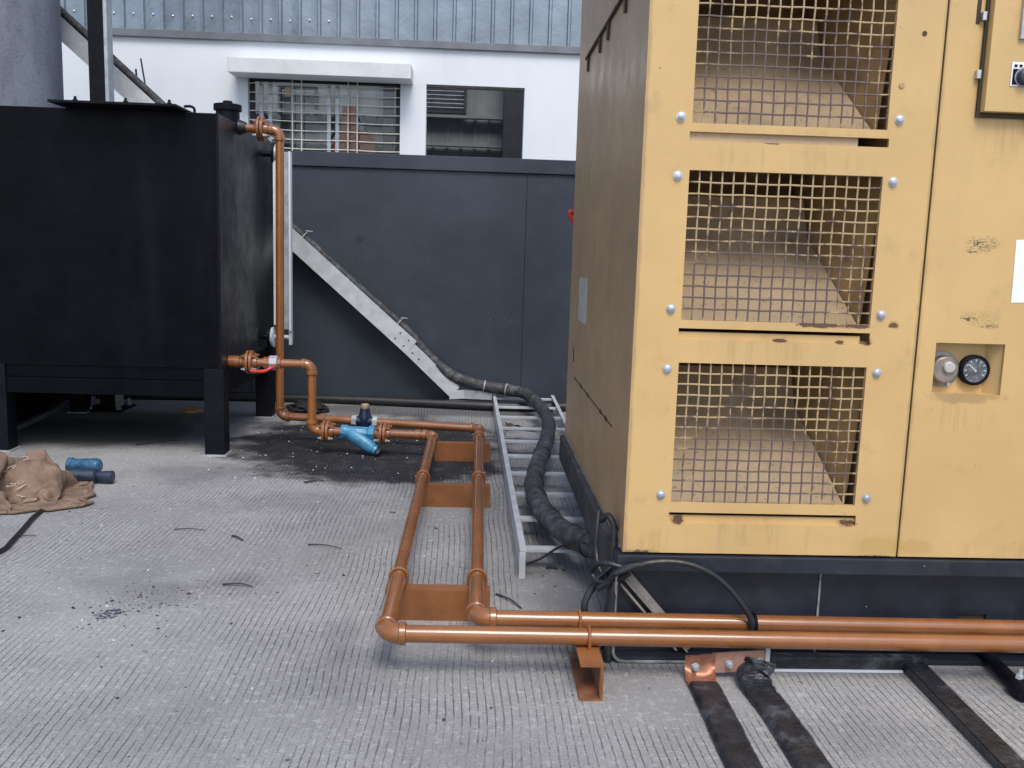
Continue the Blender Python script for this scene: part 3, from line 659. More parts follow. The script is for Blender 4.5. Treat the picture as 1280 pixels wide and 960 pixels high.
MB().lathe((-1.40, 6.385, 0.626), X_, [(0, 0.047), (0.003, 0.051), (0.05, 0.051), (0.053, 0.047)], 8).build('valve_band', 'galvdull', v)
MB().tube(smooth_path([(-1.365, 6.325, 0.605), (-1.385, 6.31, 0.595), (-1.42, 6.30, 0.578), (-1.48, 6.30, 0.575), (-1.515, 6.30, 0.582)], 6), 0.013, 10).lathe((-1.365, 6.375, 0.606), (0, -1, 0), [(0, 0.016), (0.06, 0.016), (0.062, 0.012)], 10).build('lever', 'red', v)
flange(pl1, Cc + d12 * 0.105, d12, 0.078); flange(pl1, (-0.607, 6.331, 0.157), d12, 0.078)
P0 = V((-0.905, 6.357, 0.157))
sx = MB()
sx.lathe(P0, d12, [(0, 0.040), (0.004, 0.050), (0.045, 0.050), (0.055, 0.042), (0.19, 0.040), (0.20, 0.050), (0.236, 0.050), (0.24, 0.040)], 8)
bd = V((0.80, -0.20, -0.50)).normalized()
sx.lathe(P0 + d12 * 0.055 + Z_ * 0.004, bd, [(0, 0.036), (0.03, 0.052), (0.15, 0.050), (0.21, 0.042), (0.215, 0.036), (0.235, 0.036)], 20)
st = sx.build('strainer', 'blue', pl1, 40)
MB().lathe(P0 + d12 * 0.055 + Z_ * 0.004 + bd * 0.236, bd, [(0, 0.030), (0.006, 0.034), (0.028, 0.034), (0.032, 0.028)], 8).build('strainer_plug', 'darkblue', st)
MB().lathe(P0 + d12 * 0.225 + Z_ * -0.045 + Y_ * 0.01, bd, [(0, 0.018), (0.02, 0.018), (0.022, 0.012)], 8).build('drain_plug', 'brass', st)
for yy in (3.51, 5.12): 
    t = (yy - D.y) / (E.y - D.y); ubolt(pl1, D + (E - D) * t, Y_, 0.124)
ubolt(pl1, (0.418, 2.958, 0.157), X_, 0.124)

# upper line: tank top -> down -> floor run -> right
pl2 = thing('fuel_pipeline', 'copper brown pipeline from the tank top, dropping down the tall riser', 'pipeline', (0.05, 4.6, 0))
A = V((TX, 6.75, 2.245)); B = V((-1.400, 6.75, 2.235)); Cc = V((-1.408, 6.75, 0.185)); D = V((0.062, 6.58, 0.157)); E = V((0.036, 3.105, 0.157)); F = V((3.6, 3.055, 0.157))
seg(pl2, A, B - X_ * 0.04); elbow(pl2, B, X_, -Z_); seg(pl2, B - Z_ * 0.04, Cc + Z_ * 0.04)
d12 = (D - Cc).normalized(); elbow(pl2, Cc, -Z_, d12); seg(pl2, Cc + d12 * 0.04, D - d12 * 0.04)
d23 = (E - D).normalized(); elbow(pl2, D, d12, d23); seg(pl2, D + d23 * 0.04, E - d23 * 0.04); d34 = (F - E).normalized()
elbow(pl2, E, d23, d34); seg(pl2, E + d34 * 0.04, F)
flange(pl2, (-1.528, 6.75, 2.24), X_, 0.085)
nz = MB().lathe((TX, 6.75, 2.245), X_, [(0, 0.055), (0.03, 0.045), (0.05, 0.036)], 20).build('nozzle', 'tankside', tk)
coupling(pl2, Cc + d12 * 0.33, d12, 0.03)
q = Cc + d12 * 0.635
coupling(pl2, q - d12 * 0.075, d12, 0.045, 'galvdull', 0.040, 6); coupling(pl2, q + d12 * 0.075, d12, 0.045, 'galvdull', 0.040, 6)
vb_ = MB().lathe(q - Z_ * 0.055, Z_, [(0, 0.036), (0.03, 0.046), (0.10, 0.046), (0.12, 0.038), (0.15, 0.036), (0.152, 0.028)], 20).cyl(q - d12 * 0.06, q + d12 * 0.06, 0.038, 16).build('regulating_valve', 'navy', pl2)
MB().lathe(q + Z_ * 0.097, Z_, [(0, 0.030), (0.004, 0.032), (0.030, 0.032), (0.034, 0.024)], 6).build('valve_cap', 'brass', vb_)
for yy in (3.51, 5.12, 6.28):
    t = (yy - D.y) / (E.y - D.y); ubolt(pl2, D + (E - D) * t, Y_, 0.124)
ubolt(pl2, (0.402, 3.10, 0.157), X_, 0.124)

# channel supports under the pipes
def channel(x0, x1, y, label, w=0.065, h=0.125, t=0.008):
    r = thing('channel_support', label, 'channel support', ((x0 + x1) / 2, y, 0), 'painted channel supports under the pipes')
    pf = [(y, 0), (y + w, 0), (y + w, t), (y + t, t), (y + t, h - t), (y + w, h - t), (y + w, h), (y, h)]
    MB().prism([V((x0, a, z)) for a, z in pf], (x0, 0, 0), (x1, 0, 0)).build('channel', 'channel', r)
    return r
channel(-0.318, 0.092, 3.45, 'copper brown channel across the pipes nearest the camera, close to the two floor elbows')
channel(-0.29, 0.118, 5.055, 'copper brown channel across the pipes halfway along, second from the dark wall')
channel(-0.245, 0.135, 6.20, 'copper brown channel across the pipes farthest back, beside the oil stain and blue strainer')
r = thing('channel_support', 'open ended copper brown channel standing end on under the pipes, rusty inside', 'channel support', (0.41, 2.95, 0), 'painted channel supports under the pipes')
pf = [(0.452, 0), (0.452, 0.125), (0.375, 0.125), (0.375, 0.117), (0.4435, 0.117), (0.4435, 0.008), (0.375, 0.008), (0.375, 0)]
MB().prism([V((x, 2.81, z)) for x, z in pf], (0, 2.81, 0), (0, 3.16, 0)).build('channel', 'channel', r)
MB().box(0.4405, 0.4432, 2.813, 3.158, 0.0105, 0.1145).box(0.377, 0.4400, 2.813, 3.158, 0.0082, 0.0100).build('rust_skin', 'channelin', r)

# ------------------------------------------------------------------ generator enclosure
GX, GY, GT = 0.548, 3.12, 3.0
gs = thing('generator_enclosure', 'tall faded yellow generator enclosure with mesh grilles, standing on a black skid base', 'generator', (1.8, 4.2, 0))
# door with three mesh openings
OP = [(0.709, 1.369, 1.886, 2.382), (0.709, 1.368, 1.231, 1.733), (0.710, 1.369, 0.588, 1.084)]
SL = [(0.703, 1.378, 1.829, 1.858), (0.703, 1.371, 1.164, 1.203), (0.706, 1.377, 0.513, 0.552)]
d1_ = MB().plate(GX, 1.5345, 0.404, GT, GY, GY + 0.012, OP + SL).build('door', 'yellow', gs)
RX = (1.607, 1.853, 0.997, 1.177)
d2_ = MB().plate(1.5415, 2.60, 0.404, GT, GY, GY + 0.012, [RX]).build('door', 'yellow', gs)
MB().box(1.52, 1.56, GY + 0.0135, GY + 0.03, 0.41, GT - 0.01).build('door_gap_seal', 'inside', gs)
MB().box(2.607, 3.4, GY, GY + 0.012, 0.404, GT).build('door', 'yellow', gs)
gb = MB().lathe((0, 0, 0), (0, -1, 0), [(0, 0.0165), (0.003, 0.0165), (0.0035, 0.0115), (0.010, 0.0115), (0.0115, 0.009)], 16).mesh('bolt', 'bolt')
for x, z in ((0.670, 1.904), (1.407, 1.92), (0.670, 1.712), (1.404, 1.716), (0.672, 1.268), (1.403, 1.267), (0.671, 1.062), (1.406, 1.066), (0.673, 0.616), (1.409, 0.617), (0.670, 2.40), (1.407, 2.40)):
    put(gb, 'bolt', d1_, (x, GY, z))
MB().lathe((1.466, GY - 0.0006, 2.199), (0, -1, 0), [(0, 0.0085), (0.0008, 0.0085)], 14).build('bolt_hole', 'inside', d1_)
MB().lathe((1.404, GY - 0.0004, 2.031), (0, -1, 0), [(0, 0.0095), (0.003, 0.0095), (0.0032, 0.006)], 14).build('rivet', 'side', d1_)
for i, ((x0, x1, z0, z1), (s0, s1_, t0, t1)) in enumerate(zip(OP, SL)):
    # mesh grille
    g = MB().plate(x0 - 0.02, x1 + 0.02, z0 - 0.02, z1 + 0.02, GY + 0.0125, GY + 0.016, [(x0 + 0.001, x1 - 0.001, z0 + 0.001, z1 - 0.001)]).build('grille', 'wire', gs)
    nx, nz_ = 17, 13
    hz = MB().tube([(x, 0.0015 * cos(x / (x1 - x0) * nx * pi), 0.0008 * sin(x * 40)) for x in [(x1 - x0) * k / 34 for k in range(35)]], 0.0032, 6).mesh('grille_wire', 'wire')
    vt = MB().tube([(0.0008 * sin(z * 37), -0.0015 * cos(z / (z1 - z0) * nz_ * pi), z) for z in [(z1 - z0) * k / 26 for k in range(27)]], 0.0032, 6).mesh('grille_wire', 'wire')
    for k in range(1, nz_): put(hz, 'grille_wire', g, (x0, GY + 0.0125, z0 + (z1 - z0) * k / nz_))
    for k in range(1, nx): put(vt, 'grille_wire', g, (x0 + (x1 - x0) * k / nx, GY + 0.0125, z0))
    # air baffle behind
    zt = z1 + 0.075
    def sheet(q, nm, mt='baffle', th=0.004):
        a, b2, c2, d_ = [V(p) for p in q]; nrm = (b2 - a).cross(d_ - a).normalized() * th
        MB().prism([a, b2, c2, d_], (0, 0, 0), nrm).build(nm, mt, gs)
    zb = z0 - 0.012
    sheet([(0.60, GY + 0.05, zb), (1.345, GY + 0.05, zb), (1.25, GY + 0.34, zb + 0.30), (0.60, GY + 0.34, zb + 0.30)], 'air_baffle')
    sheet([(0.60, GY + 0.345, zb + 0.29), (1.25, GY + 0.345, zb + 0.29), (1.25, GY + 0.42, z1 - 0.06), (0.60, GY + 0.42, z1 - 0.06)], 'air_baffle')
    sheet([(1.348, GY + 0.05, zb - 0.01), (1.252, GY + 0.34, zb + 0.28), (1.252, GY + 0.60, zt - 0.01), (1.40, GY + 0.05, zt - 0.01)], 'air_baffle', 'bafflewall')
    MB().box(0.575, 0.585, GY + 0.03, GY + 0.62, z0 - 0.09, zt).box(0.585, 1.50, GY + 0.61, GY + 0.62, z0 - 0.09, zt).box(1.385, 1.395, GY + 0.018, GY + 0.60, z0 - 0.09, zt).build('duct_wall', 'bafflewall', gs)
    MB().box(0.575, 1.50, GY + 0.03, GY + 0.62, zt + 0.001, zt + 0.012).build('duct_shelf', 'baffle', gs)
    # slot under the grille, with a folded lip
    MB().prism([(s0 - 0.004, GY + 0.013, t0 - 0.004), (s0 - 0.004, GY + 0.030, t0 - 0.004), (s0 - 0.004, GY + 0.016, t1 - (0.012 if i else -0.004)), (s0 - 0.004, GY + 0.013, t1 - (0.014 if i else -0.004))], (s0, 0, 0), (s1_ + 0.004 - (0.0, 0.03, 0.0)[i] - (0.10 if i == 0 else 0), 0, 0)).build('slot_lip', 'yellow' if i else 'baffle', gs)  # top slot: brown sheet stands in for the lit underside
# left end: vertical sheets with a black hinge strip above and a slot below
ys = [GY + 0.0125, 3.50, 4.18, 4.837, 5.24]
for ya, yb in zip(ys, ys[1:]):
    MB().box(GX, GX + 0.012, ya + (0.0008 if ya > 3.2 else 0), yb - 0.0008, 0.40, GT, 0.0012).build('side_sheet', 'side', gs)
MB().bar((GX - 0.004, 4.86, 2.424), (GX - 0.004, 3.20, 2.424), 0.016, 0.011).build('hinge_strip', 'inside', gs)
for yy in (4.78, 4.34, 4.08, 3.62):
    MB().prism([(GX - 0.009, yy - 0.03, 2.416), (GX - 0.009, yy + 0.03, 2.416), (GX - 0.009, yy + 0.022, 2.352), (GX - 0.009, yy - 0.01, 2.345)], (0, 0, 0), (0.007, 0, 0)).build('hinge_knuckle', 'inside', gs)
MB().bar((GX - 0.001, 4.868, 0.786), (GX - 0.001, 3.50, 0.783), 0.004, 0.005).build('slot_line', 'inside', gs)
for yy in (4.55, 4.27, 3.82, 3.66):
    MB().box(GX - 0.003, GX - 0.0005, yy - 0.02, yy + 0.02, 0.776, 0.793).build('slot_notch', 'inside', gs)
MB().box(GX - 0.002, GX - 0.0005, 4.47, 4.79, 1.10, 1.32).build('side_sticker', 'tag', gs)
MB().box(GX - 0.003, GX - 0.0005, 4.93, 4.95, 0.86, 0.94).build('slot_notch', 'inside', gs)
MB().box(GX + 0.002, 3.4, 5.24, 5.252, 0.40, GT).build('rear_panel', 'side', gs)
MB().box(GX - 0.01, 3.42, GY - 0.01, 5.26, GT + 0.002, GT + 0.03).build('roof_panel', 'yellow', gs)
MB().box(3.40, 3.412, GY, 5.24, 0.40, GT).build('end_panel', 'yellow', gs)
MB().box(GX + 0.02, 3.39, GY + 0.64, 5.2, 0.402, 0.41).build('floor_plate', 'inside', gs)
# recess with filler and gauge
rb = MB().plate(RX[0] - 0.006, RX[1] + 0.006, RX[2] - 0.006, RX[3] + 0.006, GY + 0.060, GY + 0.064, []).build('recess', 'yellow', gs)
m = MB()
m.prism([(RX[0] - 0.004, GY + 0.0125, RX[2] - 0.004), (RX[0] - 0.004, GY + 0.0125, RX[3] + 0.004), (RX[0] - 0.004, GY + 0.0595, RX[3] + 0.004), (RX[0] - 0.004, GY + 0.0595, RX[2] - 0.004)], (0, 0, 0), (0.003, 0, 0))
m.prism([(RX[1] + 0.001, GY + 0.0125, RX[2] - 0.004), (RX[1] + 0.001, GY + 0.0125, RX[3] + 0.004), (RX[1] - 0.034, GY + 0.0595, RX[3] + 0.004), (RX[1] - 0.034, GY + 0.0595, RX[2] - 0.004)], (0, 0, 0), (0.003, 0, 0))
m.box(RX[0], RX[1], GY + 0.0125, GY + 0.0595, RX[3] + 0.0005, RX[3] + 0.004).box(RX[0], RX[1], GY + 0.0125, GY + 0.0595, RX[2] - 0.004, RX[2] - 0.0005)
m.build('recess_side', 'yellow', rb)
fc = MB().lathe((1.664, GY + 0.060, 1.079), (0, -1, 0), [(0, 0.064), (0.006, 0.064), (0.008, 0.050), (0.030, 0.047), (0.034, 0.042)], 28).build('filler_cap', 'capmetal', gs)
MB().lathe((1.672, GY + 0.026, 1.089), (0, -1, 0), [(0, 0.021), (0.010, 0.020), (0.013, 0.016)], 18).build('cap_knob', 'tag', fc)
MB().lathe((1.69, GY + 0.053, 1.026), (0, -1, 0), [(0, 0.008), (0.006, 0.008)], 8).build('cap_screw', 'bolt', fc)
ga = MB().lathe((1.776, GY + 0.060, 1.079), (0, -1, 0), [(0, 0.054), (0.022, 0.054), (0.025, 0.050), (0.0252, 0.044), (0.020, 0.043)], 32).build('dial_gauge', 'blackmetal', gs)
MB().lathe((1.776, GY + 0.0395, 1.079), (0, -1, 0), [(0, 0.043), (0.002, 0.043)], 32).build('dial_face', 'gaugeface', ga)
MB().lathe((1.776, GY + 0.0372, 1.077), (0, -1, 0), [(0, 0.006), (0.003, 0.005)], 12).build('needle_hub', 'tag', ga)
MB().bar((1.776, GY + 0.0358, 1.077), (1.75, GY + 0.0358, 1.10), 0.0022, 0.003, (0, 1, 0)).build('needle', 'paper', ga)
tk_me = MB().box(-0.001, 0.001, -0.0006, 0.0006, 0.031, 0.039).mesh('tick', 'paper')
for k in range(9):
    o = put(tk_me, 'tick', ga, (1.776, GY + 0.0368, 1.079)); o.rotation_euler = (0, radians(-120 + 30 * k), 0)
# paper sheet
pp = MB()
pp.prism([(1.851, GY - 0.0015, 1.537), (2.06, GY - 0.0015, 1.546), (2.065, GY - 0.0015, 1.33), (1.856, GY - 0.0015, 1.322)], (0, 0, 0), (0, 0.001, 0))
pp.build('paper_notice', 'paper', gs)
# control box
cbx = MB().box(1.672, 2.40, GY - 0.040, GY - 0.002, 1.952, 2.75, 0.004).build('control_box', 'yellow', gs)
MB().box(1.662, 1.671, GY - 0.012, GY - 0.001, 1.938, 2.75).box(1.671, 2.40, GY - 0.012, GY - 0.001, 1.937, 1.9505).build('shadow_gap_strip', 'inside', cbx)  # dark strip coloured as the shade in the gap round the box
MB().box(1.835, 2.2, GY - 0.03, GY - 0.004, 1.925, 1.9365, 0.002).build('catch', 'yellow', cbx)
for zz in (2.06, 2.245):
    MB().box(1.648, 1.662, GY - 0.018, GY - 0.001, zz, zz + 0.028, 0.002).build('hinge', 'bolt', cbx)
MB().box(1.634, 1.648, GY - 0.0012, GY - 0.0004, 2.235, 2.5).build('cutout', 'inside', gs)
MB().plate(1.762, 2.2, 2.184, 2.6, GY - 0.052, GY - 0.0405, [(1.768, 2.187, 2.190, 2.587)]).build('display_frame', 'tag', cbx)
MB().box(1.769, 2.186, GY - 0.046, GY - 0.041, 2.191, 2.586).build('display', 'screen', cbx)
sw = MB().box(1.748, 1.830, GY - 0.043, GY - 0.0405, 2.035, 2.112, 0.001).build('switch_plate', 'paper', cbx)
MB().box(1.753, 1.825, GY - 0.0448, GY - 0.0432, 2.040, 2.090).build('switch_face', 'blackmetal', sw)
for xx in (1.756, 1.773, 1.790, 1.809):
    MB().box(xx, xx + 0.010, GY - 0.0445, GY - 0.0432, 2.096, 2.104).build('switch_mark', 'blackmetal', sw)
MB().lathe((1.790, GY - 0.0449, 2.064), (0, -1, 0), [(0, 0.027), (0.003, 0.027), (0.004, 0.024), (0.018, 0.021), (0.020, 0.018)], 24).build('switch_knob', 'darkblue', sw)
MB().lathe((1.790, GY - 0.0446, 2.064), (0, -1, 0), [(0, 0.031), (0.002, 0.030)], 24).build('switch_ring', 'galvdull', sw)
# skid
MB().box(GX - 0.022, 3.45, GY - 0.018, GY + 0.09, 0.338, 0.397, 0.006).build('skid_top_rail', 'skid', gs)
web = MB().plate(GX + 0.0, 3.45, 0.022, 0.335, GY + 0.045, GY + 0.055, [(1.81, 1.917, 0.10, 0.172)]).build('skid_web', 'skid', gs)
MB().box(1.78, 1.95, GY + 0.0565, GY + 0.2, 0.08, 0.19).build('lift_pocket', 'inside', gs)
MB().box(1.279, 1.287, GY + 0.038, GY + 0.0445, 0.02, 0.335, 0.002).build('weld_seam', 'skidedge', web)
MB().box(GX - 0.02, 3.45, GY - 0.02, GY + 0.044, 0.002, 0.020, 0.004).build('skid_bottom_flange', 'skid', gs)
MB().box(GX - 0.024, GX - 0.014, GY - 0.012, GY + 0.05, 0.022, 0.336, 0.002).build('skid_end_edge', 'skidedge', gs)
e = [V((GX - 0.022, GY - 0.026, 0.16))] + [V((GX - 0.022 + 0.04 * (1 - cos(a)), GY - 0.026, 0.046 - 0.04 * sin(a))) for a in [pi / 2 * k / 6 for k in range(7)]] + [V((GX + 0.09, GY - 0.026, 0.006)), V((GX + 0.25, GY - 0.026, 0.006))]
MB().tube(e, 0.006, 6).build('skid_rim', 'skidedge', gs)
MB().box(GX - 0.030, GX - 0.001, 3.215, 5.23, 0.255, 0.396, 0.004).build('skid_end_rail', 'endrail', gs)
MB().box(0.95, 3.45, 5.1, 5.2, 0.0, 0.395).build('skid_rear_rail', 'skid', gs)
MB().box(3.30, 3.44, 3.25, 5.09, 0.0, 0.395).build('skid_cross_rail', 'skid', gs)

# angle bar leaning in front of the skid, thin rod beside it
ab = MB(); ab.bar((0.562, 3.148, 0.325), (0.815, 3.148, 0.035), 0.006, 0.030, (0.75, 0, 0.65)); ab.bar((0.551, 3.141, 0.312), (0.805, 3.141, 0.026), 0.020, 0.006, (0.75, 0, 0.65))
tag(ab.build('angle_bar', 'wood'), 'dusty grey angle bar leaning diagonally in front of the black skid, behind the pipes', 'bar')
tag(MB().cyl((0.548, 3.14, 0.280), (0.765, 3.14, 0.03), 0.005, 8).build('thin_rod', 'wood'), 'thin grey rod leaning just below the diagonal angle bar by the skid', 'rod')
rh = MB().tube(smooth_path([(0.62, 5.30, 1.56), (0.575, 5.30, 1.60), (0.548, 5.30, 1.63), (0.532, 5.30, 1.662), (0.538, 5.30, 1.675), (0.56, 5.30, 1.668)], 6), 0.013, 10)
tag(rh.build('red_handle', 'red'), 'small red handle peeping past the rear edge of the yellow enclosure', 'handle')

# cable tangle at the corner of the skid
tg = thing('cable_tangle', 'tangle of thin black cables knotted at the front left corner of the skid', 'cable', (0.5, 3.3, 0))
def strand(pts, r, nm='strand', mt='cableblack', per=8): return MB().tube(smooth_path(pts, per), r, 10).build(nm, mt, tg)
strand([(0.53, 3.22, 0.33), (0.50, 3.22, 0.28), (0.455, 3.2, 0.235), (0.43, 3.18, 0.19), (0.432, 3.17, 0.14), (0.465, 3.17, 0.10), (0.52, 3.16, 0.095), (0.545, 3.16, 0.10)], 0.013)
strand([(0.482, 3.3, 0.50), (0.475, 3.27, 0.44), (0.472, 3.25, 0.36), (0.485, 3.2, 0.30), (0.52, 3.16, 0.28), (0.56, 3.12, 0.31)], 0.009)
strand([(0.520, 3.3, 0.49), (0.542, 3.24, 0.45), (0.548, 3.2, 0.40), (0.530, 3.17, 0.35), (0.49, 3.16, 0.31), (0.455, 3.17, 0.28)], 0.008)
strand([(0.49, 3.28, 0.47), (0.51, 3.24, 0.50), (0.53, 3.22, 0.46), (0.528, 3.2, 0.36), (0.52, 3.17, 0.25), (0.505, 3.15, 0.15), (0.50, 3.14, 0.03)], 0.012)
strand([(0.535, 3.16, 0.36), (0.53, 3.13, 0.30), (0.517, 3.12, 0.2), (0.51, 3.11, 0.10), (0.508, 3.10, 0.01)], 0.017)
strand([(0.56, 3.10, 0.35), (0.50, 3.12, 0.36), (0.46, 3.16, 0.34), (0.45, 3.18, 0.30), (0.48, 3.15, 0.28), (0.53, 3.12, 0.30), (0.57, 3.09, 0.335)], 0.010)
strand([(0.62, 3.07, 0.375), (0.56, 3.085, 0.36), (0.52, 3.10, 0.33), (0.50, 3.12, 0.29), (0.47, 3.14, 0.26)], 0.011)
strand([(0.25, 3.97, 0.05), (0.32, 3.95, 0.085), (0.40, 3.92, 0.15), (0.46, 3.8, 0.22), (0.52, 3.6, 0.26)], 0.006)
arc = thing('arching_cable', 'single black cable arching from the tangle over to a clip on the pipes', 'cable', (0.8, 3.08, 0))
MB().tube(smooth_path([(0.52, 3.085, 0.335), (0.60, 3.075, 0.372), (0.69, 3.07, 0.388), (0.775, 3.065, 0.381), (0.85, 3.06, 0.352), (0.91, 3.055, 0.308), (0.96, 3.05, 0.252), (0.995, 3.05, 0.20), (1.008, 3.05, 0.15)], 8), 0.0095, 10).build('cable', 'cableblack', arc)
MB().tube([V((1.012, 3.087 + 0.036 * cos(a), 0.157 + 0.036 * sin(a))) for a in [2 * pi * k / 20 for k in range(21)]], 0.006, 8).build('clip_ring', 'cableblack', arc)
MB().tube([V((1.026, 3.087 + 0.036 * cos(a), 0.157 + 0.036 * sin(a))) for a in [2 * pi * k / 20 for k in range(21)]], 0.005, 8).build('clip_ring', 'blackmetal', arc)

# ------------------------------------------------------------------ copper link and taped bus bars
cl = thing('copper_link', 'bare copper strip bolted upright between two taped black bars in front of the skid', 'copper bar', (0.9, 2.97, 0))
m = MB()
def cpt(u, v): return V((0.757 + u * 0.287, 2.982 - u * 0.01, 0.012 + u * 0.026 + v * 0.072))
q = [cpt(0.33, 0), cpt(1, 0), cpt(1, 1), cpt(0.33, 1)]
m.prism(q, (0, 0, 0), (0, 0.008, 0)); m.build('strip', 'copper', cl)
# left tab: upright plate that curves down and forward onto the first bar
m = MB(); rows = []
for (yy, zz) in ((2.972, 0.088), (2.970, 0.060), (2.966, 0.036), (2.955, 0.020), (2.935, 0.013), (2.905, 0.012)):
    rows.append([m.bm.verts.new((x, yy, zz + (0.006 if x > 0.8 and zz > 0.05 else 0))) for x in (0.757, 0.79, 0.825, 0.862)])
for a, b2 in zip(rows, rows[1:]):
    for k2 in range(3): m.bm.faces.new((a[k2], a[k2 + 1], b2[k2 + 1], b2[k2]))
bmesh.ops.solidify(m.bm, geom=m.bm.faces[:], thickness=0.006)
m.build('bent_tab', 'copperbright', cl, 60)
cb_me = MB().lathe((0, 0, 0), (0, -1, 0), [(0, 0.016), (0.003, 0.016), (0.0035, 0.012), (0.014, 0.012), (0.015, 0.008), (0.024, 0.008)], 6).mesh('bolt', 'bolt')
for x, y, z in ((0.792, 2.967, 0.050), (0.912, 2.976, 0.058), (1.018, 2.974, 0.068)): put(cb_me, 'bolt', cl, (x, y, z))
MB().prism([(1.035, 2.965, 0.03), (1.050, 2.965, 0.03), (1.050, 2.965, 0.118), (1.035, 2.965, 0.118)], (0, 0, 0), (0, 0.01, 0)).build('end_lug', 'galvdull', cl)
def taped(name, label, pts, w, th, seed, wr=0.004):
    """flat bar wound with tape: a swept strip with wrinkles, pts = centre line (x, y, z of underside)"""
    P = smooth_path(pts, 14); m = MB(); nseg = 8; rings = []
    for i, p in enumerate(P):
        d = (P[min(i + 1, len(P) - 1)] - P[max(i - 1, 0)]).normalized(); sd = d.cross(Z_).normalized(); up = sd.cross(d)
        ring = []
        ww = w * (1 + 0.04 * noise.noise(V((i * 0.3, seed, 1))))
        for s_, lay in [(k / nseg - 0.5, 1) for k in range(nseg + 1)] + [(0.5 - k / nseg, 0) for k in range(nseg + 1)]:
            edge = 1 - (abs(s_) * 2) ** 8 * 0.6
            hgt = th * edge if lay else 0.001
            if lay: hgt += wr * noise.noise(V((s_ * 5 + i * 0.18, i * 0.42, seed))) + wr * 0.5 * noise.noise(V((s_ * 11, i * 1.1, seed + 5)))
            ring.append(m.bm.verts.new(p + sd * (s_ * ww) + up * hgt))
        rings.append(ring)
    n = len(rings[0])
    for a, b2 in zip(rings, rings[1:]):
        for k2 in range(n): m.bm.faces.new((a[k2], a[(k2 + 1) % n], b2[(k2 + 1) % n], b2[k2]))
    m.bm.faces.new(list(reversed(rings[0]))); m.bm.faces.new(rings[-1])
    return tag(m.build(name, 'tape', None, 60), label, 'bus bar', 'black taped flat bars on the concrete')
taped('taped_bar', 'black taped flat bar, leftmost of the three, joined to the bent copper tab', [(0.812, 2.915, 0.003), (0.81, 2.7, 0.002), (0.804, 2.4, 0.002), (0.80, 1.9, 0.002), (0.80, 1.2, 0.002)], 0.108, 0.020, 3)
taped('taped_bar', 'black taped flat bar in the middle, its bunched end bolted to the copper strip', [(1.015, 2.966, 0.075), (1.008, 2.955, 0.055), (0.985, 2.93, 0.03), (0.99, 2.86, 0.008), (1.003, 2.7, 0.002), (1.004, 2.4, 0.002), (1.006, 1.9, 0.002), (1.01, 1.2, 0.002)], 0.112, 0.024, 9, 0.007)
rb3 = thing('taped_bar', 'black flat bar along the skid foot turning a square corner, rightmost of the three', 'bus bar', (1.59, 2.6, 0), 'black taped flat bars on the concrete')
MB().box(1.055, 1.648, 3.045, 3.085, 0.004, 0.052, 0.003).build('back_run', 'tape', rb3)
MB().box(1.05, 1.56, 3.036, 3.0445, 0.001, 0.009, 0.001).build('pale_edge', 'paper', rb3)
m = MB()
m.prism([(1.565, 3.0445, 0.002), (1.645, 3.0445, 0.002), (1.585, 1.2, 0.002), (1.50, 1.2, 0.002)], (0, 0, 0), (0, 0, 0.034))
bmesh.ops.bevel(m.bm, geom=m.bm.edges[:], offset=0.004, segments=2, affect='EDGES')
m.build('front_run', 'tape', rb3)
rd = thing('drain_rod', 'dark pipe stub with an end clamp poking out from the skid', 'pipe', (1.9, 3.0, 0))
MB().cyl((1.92, 3.22, 0.035), (1.885, 2.86, 0.026), 0.024, 16).build('stub', 'blackmetal', rd)
MB().lathe((1.889, 2.90, 0.027), (-0.09, -1, -0.02), [(0, 0.028), (0.004, 0.034), (0.035, 0.034), (0.05, 0.030), (0.075, 0.027)], 14).build('clamp', 'blackmetal', rd)
MB().lathe((1.885, 2.885, 0.058), (0.2, 0, 1), [(0, 0.012), (0.014, 0.012), (0.015, 0.007), (0.035, 0.007)], 6).build('clamp_bolt', 'galvdull', rd)
bs = MB().lathe((1.945, 2.97, 0.02), (0.9, -0.4, 0), [(0, 0.012), (0.01, 0.02), (0.04, 0.02), (0.05, 0.014)], 12)
tag(bs.build('brass_fitting', 'brass'), 'small brass fitting on the concrete at the right edge', 'fitting')

# ------------------------------------------------------------------ burlap sacks
def lump(c, r, seed, amp=0.16, freq=2.2, crease=0.12, sub=5, floor=0.004, tilt=None):
    """closed cloth lump: low swell, thin sharp creases, raised folds, flattened on the floor"""
    m = MB(); bmesh.ops.create_icosphere(m.bm, subdivisions=sub, radius=1.0)
    so = V((seed, seed * 1.7, seed * 0.3))
    for v_ in m.bm.verts:
        d = v_.co.normalized(); s_ = d * freq + so
        wv = V((noise.noise(s_ * 1.1 + V((3, 0, 0))), noise.noise(s_ * 1.1 + V((0, 5, 0))), noise.noise(s_ * 1.1 + V((0, 0, 7))))) * 0.7
        n1_ = noise.noise(s_ * 0.9 + wv); n2_ = noise.noise(s_ * 1.5 + wv * 1.4 + V((9, 2, 4))); n3_ = noise.noise(s_ * 2.6 + wv * 2 + V((1, 8, 3)))
        k2 = 1 + amp * noise.noise(s_ * 0.7) - crease * math.exp(-(n1_ / 0.07) ** 2) + crease * 0.55 * math.exp(-(n2_ / 0.08) ** 2) - crease * 0.35 * math.exp(-(n3_ / 0.07) ** 2)
        p = V((d.x * r[0], d.y * r[1], d.z * r[2])) * k2
        if tilt: p = Matrix.Rotation(radians(tilt), 3, 'Z') @ p
        p += V(c)
        if p.z < floor: p.z = floor + (p.z - floor) * 0.02
        v_.co = p
    return m
